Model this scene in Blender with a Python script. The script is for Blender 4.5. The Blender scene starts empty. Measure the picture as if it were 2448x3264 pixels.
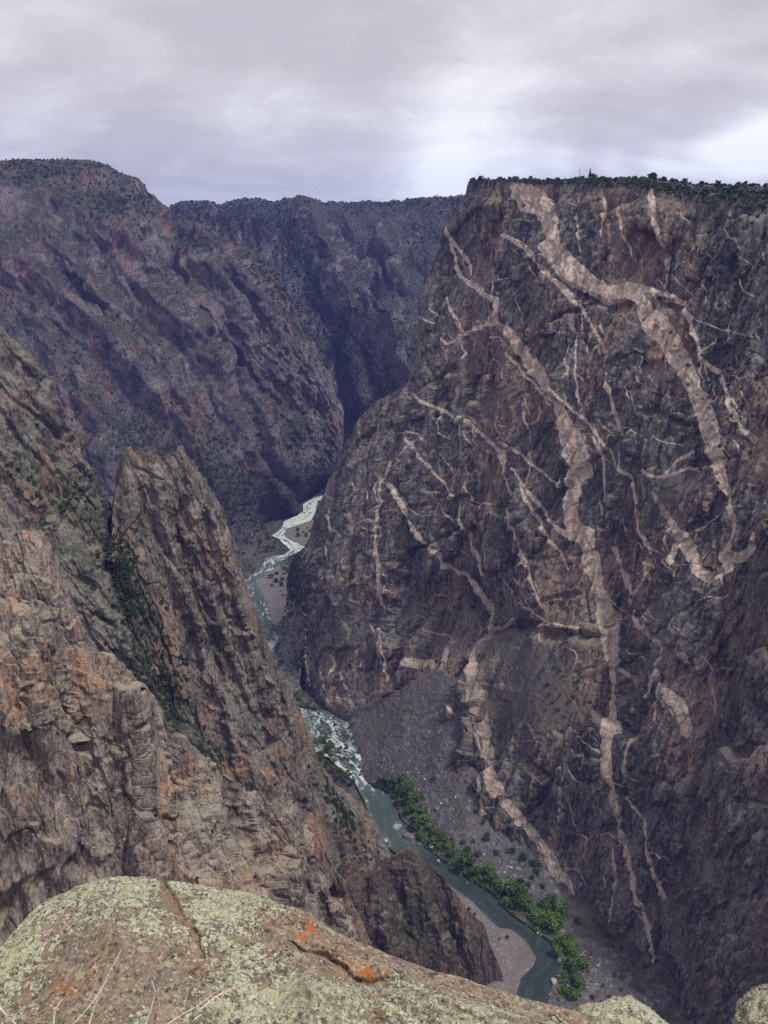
import bpy, math, random
import numpy as np
from mathutils import Vector

random.seed(7)
RNG = np.random.default_rng(11)
SC = bpy.context.scene
COL = SC.collection

# ------------------------------------------------------------------ camera
FPX = 2737.0
PITCH = math.radians(18.93)
CP, SP = math.cos(PITCH), math.sin(PITCH)
RIVER_Z = -600.0

cam = bpy.data.cameras.new('camera')
cam.sensor_fit = 'VERTICAL'
cam.sensor_height = 36.0
cam.lens = FPX / 3264.0 * 36.0
cam.clip_start = 0.05
cam.clip_end = 30000
camo = bpy.data.objects.new('camera', cam)
camo.rotation_euler = (math.pi / 2 - PITCH, 0, 0)
COL.objects.link(camo)
SC.camera = camo


def rays(x, y):
    dx = (np.asarray(x, float) - 1224.0) / FPX
    dy = -(np.asarray(y, float) - 1632.0) / FPX
    return np.stack([dx, CP + dy * SP, -SP + dy * CP], -1)


def at_y(x, y, Y):
    r = rays(x, y)
    return r * (np.asarray(Y, float) / r[..., 1])[..., None]


def at_z(x, y, z):
    r = rays(x, y)
    return r * (np.asarray(z, float) / r[..., 2])[..., None]


def project(P):
    d = P[..., 1] * CP - P[..., 2] * SP
    u = P[..., 1] * SP + P[..., 2] * CP
    return 1224 + FPX * P[..., 0] / d, 1632 - FPX * u / d


WN = np.array([-.8, -.6, .339]); WN = WN / np.linalg.norm(WN)
WP0 = np.array([-49., 943., -600.])


def on_wall(x, y, off=0.0):
    r = rays(x, y)
    t = (np.dot(WP0, WN) + off) / (r @ WN)
    return r * t[..., None]


# ------------------------------------------------------------------ noise
def _h(ix, iy, iz, seed):
    h = (ix.astype(np.uint32) * np.uint32(374761393) + iy.astype(np.uint32) * np.uint32(668265263)
         + iz.astype(np.uint32) * np.uint32(2147483647 - 58) + np.uint32((seed * 974711 + 12345) & 0xffffffff))
    h = (h ^ (h >> np.uint32(13))) * np.uint32(1274126177)
    h = h ^ (h >> np.uint32(16))
    h = h * np.uint32(2246822519)
    return h ^ (h >> np.uint32(15))


def hf(ix, iy, iz, seed):
    return (_h(ix, iy, iz, seed) & np.uint32(0xffffff)).astype(np.float32) / 16777215.0


def perlin(P, seed=0):
    P = P.astype(np.float32)
    f0 = np.floor(P)
    I = f0.astype(np.int64)
    F = P - f0
    W = F * F * F * (F * (F * 6 - 15) + 10)
    out = 0
    for dx in (0, 1):
        wx = W[..., 0] if dx else 1 - W[..., 0]
        for dy in (0, 1):
            wy = W[..., 1] if dy else 1 - W[..., 1]
            for dz in (0, 1):
                wz = W[..., 2] if dz else 1 - W[..., 2]
                h = _h(I[..., 0] + dx, I[..., 1] + dy, I[..., 2] + dz, seed)
                a = (h & np.uint32(1023)).astype(np.float32) / 511.5 - 1
                b = ((h >> np.uint32(10)) & np.uint32(1023)).astype(np.float32) / 511.5 - 1
                c = ((h >> np.uint32(20)) & np.uint32(1023)).astype(np.float32) / 511.5 - 1
                out = out + wx * wy * wz * (a * (F[..., 0] - dx) + b * (F[..., 1] - dy) + c * (F[..., 2] - dz))
    return out * 1.1


def fbm(P, octs=4, seed=0, gain=.5, ridged=False):
    tot = 0
    a = 1.0
    n = 0
    for o in range(octs):
        v = perlin(P, seed + o * 17)
        if ridged:
            v = 1 - 2 * np.abs(v) * 1.4
        tot = tot + a * v
        n += a
        a *= gain
        P = P * 2.03 + 3.7
    return tot / (n if ridged else 1.0)


def facets(s, t, seed, tilt, crack):
    i = np.floor(s).astype(np.int64)
    j = np.floor(t).astype(np.int64)
    F1 = np.full(s.shape, 1e9, np.float32)
    F2 = np.full(s.shape, 1e9, np.float32)
    val = np.zeros(s.shape, np.float32)
    zz = np.zeros_like(i)
    for di in (-1, 0, 1):
        for dj in (-1, 0, 1):
            ci, cj = i + di, j + dj
            px = ci + .1 + .8 * hf(ci, cj, zz, seed)
            py = cj + .1 + .8 * hf(ci, cj, zz, seed + 1)
            dx, dy = (s - px).astype(np.float32), (t - py).astype(np.float32)
            d = dx * dx + dy * dy
            v = (hf(ci, cj, zz, seed + 2) - .5) + tilt * (dx * (hf(ci, cj, zz, seed + 3) - .5) + dy * (hf(ci, cj, zz, seed + 4) - .5)) * 2
            m = d < F1
            F2 = np.where(m, F1, np.minimum(F2, d))
            val = np.where(m, v, val)
            F1 = np.where(m, d, F1)
    e = np.sqrt(F2) - np.sqrt(F1)
    return val, np.clip(1 - e / crack, 0, 1)


# ------------------------------------------------------------------ meshes
def tag(o, label=None, cat=None, group=None, kind=None):
    if label: o['label'] = label
    if cat: o['category'] = cat
    if group: o['group'] = group
    if kind: o['kind'] = kind
    return o


def grid_mesh(name, P, mat, attrs=None, smooth=False, flip=False):
    nv, nu = P.shape[:2]
    me = bpy.data.meshes.new(name)
    idx = np.arange(nv * nu, dtype=np.int32).reshape(nv, nu)
    q = np.stack([idx[:-1, :-1], idx[:-1, 1:], idx[1:, 1:], idx[1:, :-1]], -1).reshape(-1, 4)
    if flip:
        q = q[:, ::-1]
    me.vertices.add(nv * nu)
    me.vertices.foreach_set('co', P.astype(np.float32).ravel())
    me.loops.add(q.size)
    me.loops.foreach_set('vertex_index', np.ascontiguousarray(q).ravel())
    me.polygons.add(len(q))
    me.polygons.foreach_set('loop_start', np.arange(0, q.size, 4, dtype=np.int32))
    me.polygons.foreach_set('use_smooth', np.full(len(q), smooth, bool))
    me.update(calc_edges=True)
    for k, v in (attrs or {}).items():
        a = me.attributes.new(k, 'FLOAT', 'POINT')
        a.data.foreach_set('value', np.ascontiguousarray(v, dtype=np.float32).ravel())
    me.materials.append(mat)
    o = bpy.data.objects.new(name, me)
    COL.objects.link(o)
    return o


def poly_mesh(name, V, F, mats, fm=None, parent=None, smooth=False):
    me = bpy.data.meshes.new(name)
    me.from_pydata([tuple(map(float, v)) for v in V], [], F)
    for m in (mats if isinstance(mats, (list, tuple)) else [mats]):
        me.materials.append(m)
    if fm is not None:
        me.polygons.foreach_set('material_index', np.asarray(fm, np.int32))
    me.polygons.foreach_set('use_smooth', np.full(len(F), smooth, bool))
    me.update()
    o = bpy.data.objects.new(name, me)
    COL.objects.link(o)
    if parent: o.parent = parent
    return o


def resample(pts, nu):
    """pts: list of (x, y, d): d>0 -> forward distance, d<0 -> height. Returns (nu,3) world points"""
    A = np.array(pts, float)
    W = np.where((A[:, 2] > 0)[:, None], at_y(A[:, 0], A[:, 1], np.where(A[:, 2] > 0, A[:, 2], 1)),
                 at_z(A[:, 0], A[:, 1], np.where(A[:, 2] < 0, A[:, 2], -1)))
    px, py = A[:, 0], A[:, 1]
    L = np.concatenate([[0], np.cumsum(np.hypot(np.diff(px), np.diff(py)))])
    L /= L[-1]
    T = np.linspace(0, 1, nu)
    return np.stack([np.interp(T, L, W[:, k]) for k in range(3)], -1)


def loft(rows, nu, segs, smooth=0):
    R = [resample(r, nu) for r in rows]
    out = []
    for k in range(len(R) - 1):
        n = segs[k]
        t = np.linspace(0, 1, n, endpoint=False)[:, None, None]
        out.append(R[k][None] * (1 - t) + R[k + 1][None] * t)
    out.append(R[-1][None])
    P = np.concatenate(out, 0)
    for _ in range(smooth):
        Q = P.copy()
        Q[1:-1] = (P[:-2] + 2 * P[1:-1] + P[2:]) / 4
        P = Q
    return P


def normals(P, up=None):
    du = np.gradient(P, axis=1)
    dv = np.gradient(P, axis=0)
    n = np.cross(du, dv)
    n /= np.maximum(np.linalg.norm(n, axis=-1, keepdims=True), 1e-9)
    return n


def orient(P, ref_rows):
    """sign so that normals face the camera on the front part of the sheet"""
    n = normals(P)[:ref_rows]
    s = np.sum(n * -P[:ref_rows])
    return 1.0 if s > 0 else -1.0


def blur(a, k):
    for ax in (0, 1):
        c = np.cumsum(np.pad(a, [(k + 1, k) if i == ax else (0, 0) for i in range(a.ndim)], mode='edge'), axis=ax)
        n = a.shape[ax]
        sl0 = [slice(None)] * a.ndim
        sl1 = [slice(None)] * a.ndim
        sl0[ax] = slice(2 * k + 1, 2 * k + 1 + n)
        sl1[ax] = slice(0, n)
        a = (c[tuple(sl0)] - c[tuple(sl1)]) / (2 * k + 1)
    return a


def displace(P, layers, front, e1=None, amp_mask=None, seed=0, crest=None, cmin=.25, soft=1):
    """layers applied in order along the (smoothed) normal; s runs along e1, t is height"""
    sg = orient(P, front)
    if e1 is None:
        m = np.mean(normals(P)[:front].reshape(-1, 3), 0)
        e1 = np.array([m[1], -m[0], 0])
        e1 /= max(np.linalg.norm(e1), 1e-6)
    P0 = P.copy()
    s0 = P0 @ e1
    t0 = P0[..., 2]
    N = None
    for li, L in enumerate(layers):
        kind = L[0]
        if N is None or li in (1, 3):
            N = blur(normals(P), 3) * sg
            N /= np.maximum(np.linalg.norm(N, axis=-1, keepdims=True), 1e-6)
        sd = seed * 131 + li * 29
        if kind in ('fbm', 'ridge'):
            _, ws, wt, amp, oc = L[:5]
            sh = L[5] if len(L) > 5 else 0.0
            Q = np.stack([(s0 + sh * t0) / ws, (P0 @ np.array([-e1[1], e1[0], 0])) / ws, t0 / wt], -1)
            d = fbm(Q, oc, sd, ridged=(kind == 'ridge')) * amp
        elif kind == 'rib':
            _, ws, wt, amp, warp, sh = L
            Q = np.stack([s0 / (ws * 3.1), s0 * 0 + li * 5.3, t0 / wt], -1)
            ph = (s0 + sh * t0) / ws + warp * fbm(Q, 4, sd, .55) * 2.2
            k0 = np.floor(ph)
            fr = ph - k0
            cid = k0.astype(np.int64)
            zz = np.zeros_like(cid)
            hgt = .35 + .65 * hf(cid, zz, zz, sd + 3)
            pk = .25 + .5 * hf(cid, zz, zz, sd + 4)
            tri = np.where(fr < pk, fr / pk, (1 - fr) / (1 - pk))
            mod = np.clip(.75 + 1.3 * fbm(np.stack([s0 / (ws * 2), s0 * 0 + 3.3, t0 / (wt * .6)], -1), 3, sd + 7), .1, 1.5)
            d = blur(amp * hgt * (tri - .5) * mod, 1)
        else:
            _, cs, ct, amp, tilt, crack, shear = L
            Q = P0 / (cs * 1.7)
            wx = fbm(Q, 3, sd + 5) * cs * .28
            wy = fbm(Q + 31.7, 3, sd + 9) * ct * .22
            v, c = facets((s0 + shear * t0 + wx) / cs, (t0 + wy) / ct, sd, tilt, crack)
            d = blur(amp * (v - .42 * c), soft if amp > 1.2 else 1)
        if amp_mask is not None:
            d = d * amp_mask
        if crest is not None:
            rr = np.abs(np.arange(P.shape[0]) - crest) / 70.0
            d = d * np.clip(rr, cmin if L[3] > 2 else .6, 1)[:, None]
        P = P + N * d[..., None]
    return P


def poly_dist(x, y, pts):
    """distance and interpolated third value from points to polyline pts (k,3)"""
    best = np.full(x.shape, 1e9, np.float32)
    val = np.zeros(x.shape, np.float32)
    for a, b in zip(pts[:-1], pts[1:]):
        dx, dy = b[0] - a[0], b[1] - a[1]
        l2 = dx * dx + dy * dy + 1e-9
        t = np.clip(((x - a[0]) * dx + (y - a[1]) * dy) / l2, 0, 1)
        d = np.hypot(x - a[0] - t * dx, y - a[1] - t * dy)
        m = d < best
        best = np.where(m, d, best)
        val = np.where(m, a[2] + t * (b[2] - a[2]), val)
    return best, val


def add_ridges(P, lines, front, noise_amp=.35, seed=3):
    """push surface outward along given crest lines (pixel polylines with amp metres, half width px)"""
    sg = orient(P, front)
    N = blur(normals(P), 12) * sg
    N /= np.maximum(np.linalg.norm(N, axis=-1, keepdims=True), 1e-6)
    x, y = project(P)
    wob = fbm(np.stack([x / 60, y / 60, x * 0], -1), 3, seed) * 22
    wob2 = fbm(np.stack([x / 60 + 9, y / 60, x * 0], -1), 3, seed + 3) * 22
    d = np.zeros(P.shape[:2])
    for amp, w, pts in lines:
        pts = [(p[0], p[1], i / (len(pts) - 1)) for i, p in enumerate(pts)]
        ds, tv = poly_dist(x + wob, y + wob2, pts)
        f = np.clip(1 - ds / w, 0, 1)
        f = f * (.55 + .45 * f)
        endf = np.clip(np.minimum(tv, 1 - tv) * 6, 0, 1) * .7 + .3
        r = amp * f * endf
        d = np.where(np.abs(r) > np.abs(d), r, d)
    return P + N * d[..., None]


# ------------------------------------------------------------------ shader helpers
class NT:
    def __init__(self, name):
        self.m = bpy.data.materials.new(name)
        self.m.use_nodes = True
        self.t = self.m.node_tree
        self.t.nodes.clear()

    def n(self, typ, **kw):
        nd = self.t.nodes.new(typ)
        for k, v in kw.items():
            setattr(nd, k, v)
        return nd

    def set(self, nd, key, v):
        if hasattr(v, 'is_linked') or isinstance(v, bpy.types.NodeSocket):
            self.t.links.new(v, nd.inputs[key])
        elif v is not None:
            nd.inputs[key].default_value = v

    def pos(self):
        return self.n('ShaderNodeNewGeometry').outputs['Position']

    def nz(self):
        g = self.n('ShaderNodeNewGeometry')
        s = self.n('ShaderNodeSeparateXYZ')
        self.t.links.new(g.outputs['Normal'], s.inputs[0])
        return s.outputs[2]

    def map(self, vec, scale, loc=(0, 0, 0), rot=(0, 0, 0)):
        m = self.n('ShaderNodeMapping')
        self.t.links.new(vec, m.inputs['Vector'])
        m.inputs['Scale'].default_value = scale
        m.inputs['Location'].default_value = loc
        m.inputs['Rotation'].default_value = rot
        return m.outputs[0]

    def noise(self, vec, scale=1.0, detail=5, rough=.55, dist=0.0):
        nd = self.n('ShaderNodeTexNoise')
        self.t.links.new(vec, nd.inputs['Vector'])
        nd.inputs['Scale'].default_value = scale
        nd.inputs['Detail'].default_value = detail
        nd.inputs['Roughness'].default_value = rough
        nd.inputs['Distortion'].default_value = dist
        return nd.outputs[0]

    def vor(self, vec, scale=1.0, feature='F1', out='Distance'):
        nd = self.n('ShaderNodeTexVoronoi', feature=feature)
        self.t.links.new(vec, nd.inputs['Vector'])
        nd.inputs['Scale'].default_value = scale
        return nd.outputs[out]

    def ramp(self, fac, stops, interp='LINEAR'):
        nd = self.n('ShaderNodeValToRGB')
        cr = nd.color_ramp
        cr.interpolation = interp
        while len(cr.elements) < len(stops):
            cr.elements.new(.5)
        for e, (p, c) in zip(cr.elements, stops):
            e.position = p
            e.color = (c, c, c, 1) if isinstance(c, (int, float)) else (*c, 1)
        self.t.links.new(fac, nd.inputs[0])
        return nd.outputs[0]

    def step(self, v, lo, hi):
        nd = self.n('ShaderNodeMapRange', interpolation_type='SMOOTHSTEP')
        self.set(nd, 0, v)
        nd.inputs[1].default_value = lo
        nd.inputs[2].default_value = hi
        nd.inputs[3].default_value = 0
        nd.inputs[4].default_value = 1
        return nd.outputs[0]

    def math(self, op, a, b=None):
        nd = self.n('ShaderNodeMath', operation=op)
        self.set(nd, 0, a)
        if b is not None: self.set(nd, 1, b)
        return nd.outputs[0]

    def mix(self, fac, a, b, mode='MIX'):
        nd = self.n('ShaderNodeMix', data_type='RGBA', blend_type=mode)
        self.set(nd, 0, fac)
        for k, v in ((6, a), (7, b)):
            if isinstance(v, (tuple, list)): nd.inputs[k].default_value = (*v[:3], 1)
            else: self.t.links.new(v, nd.inputs[k])
        return nd.outputs[2]

    def attr(self, name):
        return self.n('ShaderNodeAttribute', attribute_name=name).outputs['Fac']

    def bump(self, h, strength, dist, normal=None):
        nd = self.n('ShaderNodeBump')
        nd.inputs['Strength'].default_value = strength
        nd.inputs['Distance'].default_value = dist
        self.t.links.new(h, nd.inputs['Height'])
        if normal is not None: self.t.links.new(normal, nd.inputs['Normal'])
        return nd.outputs[0]

    def out(self, col, rough=.95, normal=None, spec=.15, **kw):
        b = self.n('ShaderNodeBsdfPrincipled')
        self.set(b, 'Base Color', (*col, 1) if isinstance(col, tuple) else col)
        self.set(b, 'Roughness', rough)
        b.inputs['Specular IOR Level'].default_value = spec
        if normal is not None: self.t.links.new(normal, b.inputs['Normal'])
        for k, v in kw.items(): self.set(b, k, v)
        o = self.n('ShaderNodeOutputMaterial')
        self.t.links.new(b.outputs[0], o.inputs[0])
        return self.m


def rock_mat(name, dark, mid, light, warm, k=1.0, warm_lo=.56, streak=.5, top=(.2, .2, .15), top_lo=.55, top_amt=.6,
             veg=(.03, .045, .02), veg_lo=.6, veg_amt=0.0, bump=.6, vein=None, crust=None, band=None):
    """k = features per ~10 m (bigger = finer)"""
    dark, mid, light, warm, top = [tuple(min(.6, c * 1.8) for c in q) for q in (dark, mid, light, warm, top)]
    t = NT(name)
    p = t.pos()
    a = t.noise(t.map(p, (.045 * k, .045 * k, .02 * k)), 1, 8, .62, .6)
    f = t.noise(t.map(p, (.5 * k, .5 * k, .16 * k), (3, 7, 1)), 1, 6, .68, .3)
    v = t.math('ADD', t.math('MULTIPLY', a, .55), t.math('MULTIPLY', f, .45))
    col = t.ramp(v, [(.41, dark), (.5, mid), (.6, light)])
    hfq = t.noise(t.map(p, (1.1 * k, 1.1 * k, .22 * k), (8, 1, 6)), 1, 4, .75, .2)
    hv = t.ramp(hfq, [(.34, .5), (.5, 1.0), (.68, 1.55)])
    # patches of warmer iron-stained rock
    w = t.noise(t.map(p, (.02 * k, .02 * k, .012 * k), (11, 5, 2)), 1, 7, .6, .8)
    w2 = t.noise(t.map(p, (.25 * k, .25 * k, .03 * k), (1, 9, 4)), 1, 5, .6, .2)
    wm = t.step(t.math('ADD', t.math('MULTIPLY', w, .6), t.math('MULTIPLY', w2, .4)), warm_lo - .04, warm_lo + .07)
    col = t.mix(t.math('MULTIPLY', wm, .85), col, t.mix(f, tuple(c * .6 for c in warm), tuple(c * 1.35 for c in warm)))
    # dark varnish streaks running down the face
    s = t.noise(t.map(p, (.3 * k, .3 * k, .018 * k), (5, 2, 8)), 1, 5, .6, .25)
    sm = t.math('MULTIPLY', t.step(s, .53, .66), streak)
    col = t.mix(sm, col, tuple(c * .55 for c in dark))
    # pale mineral faces
    s2 = t.noise(t.map(p, (.12 * k, .12 * k, .05 * k), (15, 12, 3)), 1, 6, .65, .5)
    col = t.mix(t.math('MULTIPLY', t.step(s2, .57, .68), .55), col, light)
    col = t.mix(1.0, col, hv, 'MULTIPLY')
    # lichen and grit on ledges
    nz = t.nz()
    ln = t.noise(t.map(p, (.35 * k, .35 * k, .35 * k)), 1, 4, .6)
    tm = t.step(t.math('ADD', nz, t.math('MULTIPLY', t.math('SUBTRACT', ln, .5), .8)), top_lo - .12, top_lo + .12)
    col = t.mix(t.math('MULTIPLY', tm, top_amt), col, top)
    if veg_amt:
        vn = t.noise(t.map(p, (.03 * k, .03 * k, .03 * k), (21, 3, 6)), 1, 6, .65, .4)
        vm = t.step(t.math('ADD', t.math('MULTIPLY', nz, .35), vn), veg_lo, veg_lo + .12)
        vf = t.noise(t.map(p, (.6 * k, .6 * k, .6 * k)), 1, 3, .7)
        vg = t.ramp(vf, [(.35, tuple(c * .55 for c in veg)), (.65, tuple(c * 1.6 for c in veg))])
        col = t.mix(t.math('MULTIPLY', t.math('MULTIPLY', vm, t.step(vf, .38, .5)), veg_amt), col, vg)
        va = t.attr('green')
        col = t.mix(t.math('MULTIPLY', va, t.step(vf, .34, .5)), col, vg)
    if vein:
        vd = t.attr('vein')
        n1 = t.noise(t.map(p, (.16, .16, .16)), 1, 6, .7)
        n2 = t.noise(t.map(p, (.9, .9, .35)), 1, 5, .7)
        vcell = t.vor(t.map(p, (.28, .28, .16)), 1, out='Color')
        vsep = t.n('ShaderNodeSeparateColor')
        t.t.links.new(vcell, vsep.inputs[0])
        dd = t.math('ADD', vd, t.math('ADD', t.math('MULTIPLY', t.math('SUBTRACT', n1, .5), 4), t.math('MULTIPLY', t.math('SUBTRACT', n2, .5), 3)))
        vm = t.math('SUBTRACT', 1.0, t.step(dd, -.9, .9))
        vc = t.ramp(t.math('ADD', t.math('MULTIPLY', n1, .6), t.math('MULTIPLY', n2, .5)),
                    [(.36, (.3, .2, .15)), (.5, (.5, .385, .305)), (.64, (.66, .56, .46))])
        vc = t.mix(.4, vc, t.ramp(vsep.outputs[1], [(0., .7), (1., 1.25)]), 'MULTIPLY')
        vc = t.mix(.35, vc, hv, 'MULTIPLY')
        vs = t.math('SUBTRACT', 1.0, t.math('MULTIPLY', t.step(s, .6, .68), .45))
        col = t.mix(t.math('MULTIPLY', t.math('MULTIPLY', vm, .93), vs), col, vc)
        hm = t.attr('stain')
        col = t.mix(t.math('MULTIPLY', t.math('MULTIPLY', hm, t.step(w2, .4, .62)), .75), col, (.3, .17, .105))
        gm = t.attr('grit')
        g1 = t.noise(t.map(p, (.5, .5, .5)), 1, 5, .7)
        col = t.mix(t.math('MULTIPLY', gm, .85), col, t.ramp(g1, [(.35, (.1, .088, .075)), (.65, (.18, .16, .138))]))
    h = t.noise(t.map(p, (.8 * k, .8 * k, .3 * k), (2, 2, 2)), 1, 7, .7, .2)
    nb = t.bump(h, bump, 2.2 / k)
    return t.out(col, .95, nb, .1)


# ------------------------------------------------------------------ materials
M_far = rock_mat('far_wall_rock', (.03, .028, .031), (.078, .068, .07), (.14, .122, .12), (.145, .085, .072), k=.55,
                 warm_lo=.54, streak=.6, top=(.065, .058, .056), top_lo=.66, top_amt=.4, veg=(.026, .036, .018), veg_lo=.64, veg_amt=.9, bump=.8)
M_back = rock_mat('distant_wall_rock', (.042, .039, .043), (.095, .085, .087), (.165, .148, .143), (.13, .085, .068), k=.45,
                  warm_lo=.55, streak=.45, top=(.07, .068, .06), top_lo=.62, top_amt=.5, veg=(.02, .028, .02), veg_lo=.56, veg_amt=.95, bump=.8)
M_wall = rock_mat('painted_wall_rock', (.022, .021, .022), (.06, .056, .053), (.125, .114, .102), (.15, .104, .078), k=.8,
                  warm_lo=.535, streak=.8, top=(.14, .13, .1), top_lo=.62, top_amt=.5, veg=(.03, .04, .02), veg_lo=.82, veg_amt=.6, bump=.7, vein=True)
M_side = rock_mat('side_wall_rock', (.022, .02, .019), (.058, .051, .046), (.115, .1, .09), (.13, .085, .062), k=1.0,
                  warm_lo=.56, streak=.7, top=(.09, .08, .065), top_lo=.72, top_amt=.3, veg=(.03, .045, .018), veg_lo=.8, veg_amt=.6, bump=.7)
M_pin = rock_mat('pinnacle_rock', (.034, .029, .026), (.082, .07, .06), (.15, .132, .112), (.19, .115, .075), k=1.5,
                 warm_lo=.55, streak=.65, top=(.16, .15, .115), top_lo=.74, top_amt=.55, veg=(.025, .04, .015), veg_lo=.74, veg_amt=.8, bump=.7)
M_mid = rock_mat('left_slope_rock', (.026, .024, .023), (.058, .052, .047), (.12, .108, .095), (.14, .085, .058), k=1.4,
                 warm_lo=.55, streak=.6, top=(.13, .128, .095), top_lo=.72, top_amt=.55, veg=(.026, .042, .016), veg_lo=.8, veg_amt=.9, bump=.7)
M_near = rock_mat('near_cliff_rock', (.03, .025, .023), (.096, .078, .066), (.17, .146, .124), (.2, .12, .076), k=2.4,
                  warm_lo=.545, streak=.7, top=(.2, .18, .135), top_lo=.74, top_amt=.5, veg=(.04, .06, .02), veg_lo=.83, veg_amt=.6, bump=.6)
M_fin = rock_mat('dark_fin_rock', (.02, .016, .014), (.045, .034, .028), (.08, .063, .052), (.12, .06, .035), k=1.8,
                 warm_lo=.58, streak=.7, top=(.13, .12, .09), top_lo=.74, top_amt=.6, veg=(.026, .04, .016), veg_lo=.72, veg_amt=.7, bump=.7)


def scree_mat(name, a, b, k=1.0):
    t = NT(name)
    p = t.pos()
    n = t.noise(t.map(p, (.03, .03, .03)), 1, 5, .6)
    f = t.noise(t.map(p, (.55 * k,) * 3), 1, 6, .75)
    v = t.math('ADD', t.math('MULTIPLY', n, .5), t.math('MULTIPLY', f, .5))
    col = t.ramp(v, [(.38, a), (.62, b)])
    vo = t.vor(t.map(p, (.32 * k,) * 3), 1, out='Color')
    sep = t.n('ShaderNodeSeparateColor')
    t.t.links.new(vo, sep.inputs[0])
    col = t.mix(t.math('MULTIPLY', t.step(sep.outputs[0], .8, .95), .45), col, tuple(c * 1.9 for c in b))
    tr = t.attr('trail')
    col = t.mix(t.math('MULTIPLY', tr, .6), col, (.15, .13, .1))
    return t.out(col, .97, t.bump(f, .8, 1.2), .08)


M_scree = scree_mat('scree_rubble', (.082, .076, .077), (.165, .153, .152))
M_bar = scree_mat('bar_gravel', (.155, .137, .132), (.2, .178, .168), 2.0)


def floor_mat():
    t = NT('canyon_floor_soil')
    p = t.pos()
    f = t.noise(t.map(p, (.1,) * 3), 1, 6, .7)
    return t.out(t.ramp(f, [(.4, (.045, .045, .035)), (.6, (.1, .09, .075))]), .97, t.bump(f, .6, 1.5), .08)


M_floor = floor_mat()


def water_mat():
    t = NT('river_water')
    p = t.pos()
    foam = t.attr('foam')
    cb = t.n('ShaderNodeCombineXYZ')
    t.set(cb, 0, t.attr('flow_u'))
    t.set(cb, 1, t.attr('flow_v'))
    fp = cb.outputs[0]
    n1 = t.noise(t.map(fp, (.13, .035, 1)), 1, 6, .68, .7)
    n2 = t.noise(t.map(fp, (.5, .12, 1)), 1, 5, .7, .5)
    q = t.math('ADD', t.math('MULTIPLY', n1, .62), t.math('MULTIPLY', n2, .38))
    fm = t.step(t.math('ADD', q, t.math('MULTIPLY', t.math('SUBTRACT', foam, .5), .36)), .54, .62)
    deep = t.mix(t.step(n1, .4, .65), (.022, .036, .031), (.042, .062, .053))
    milky = t.mix(t.math('MULTIPLY', foam, .85), deep, (.13, .17, .16))
    col = t.mix(fm, milky, (.5, .56, .5))
    rip = t.noise(t.map(p, (.45, .45, .45)), 1, 5, .65)
    r = t.math('ADD', .09, t.math('MULTIPLY', fm, .6))
    return t.out(col, r, t.bump(rip, .35, .4), .5)


M_water = water_mat()


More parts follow.
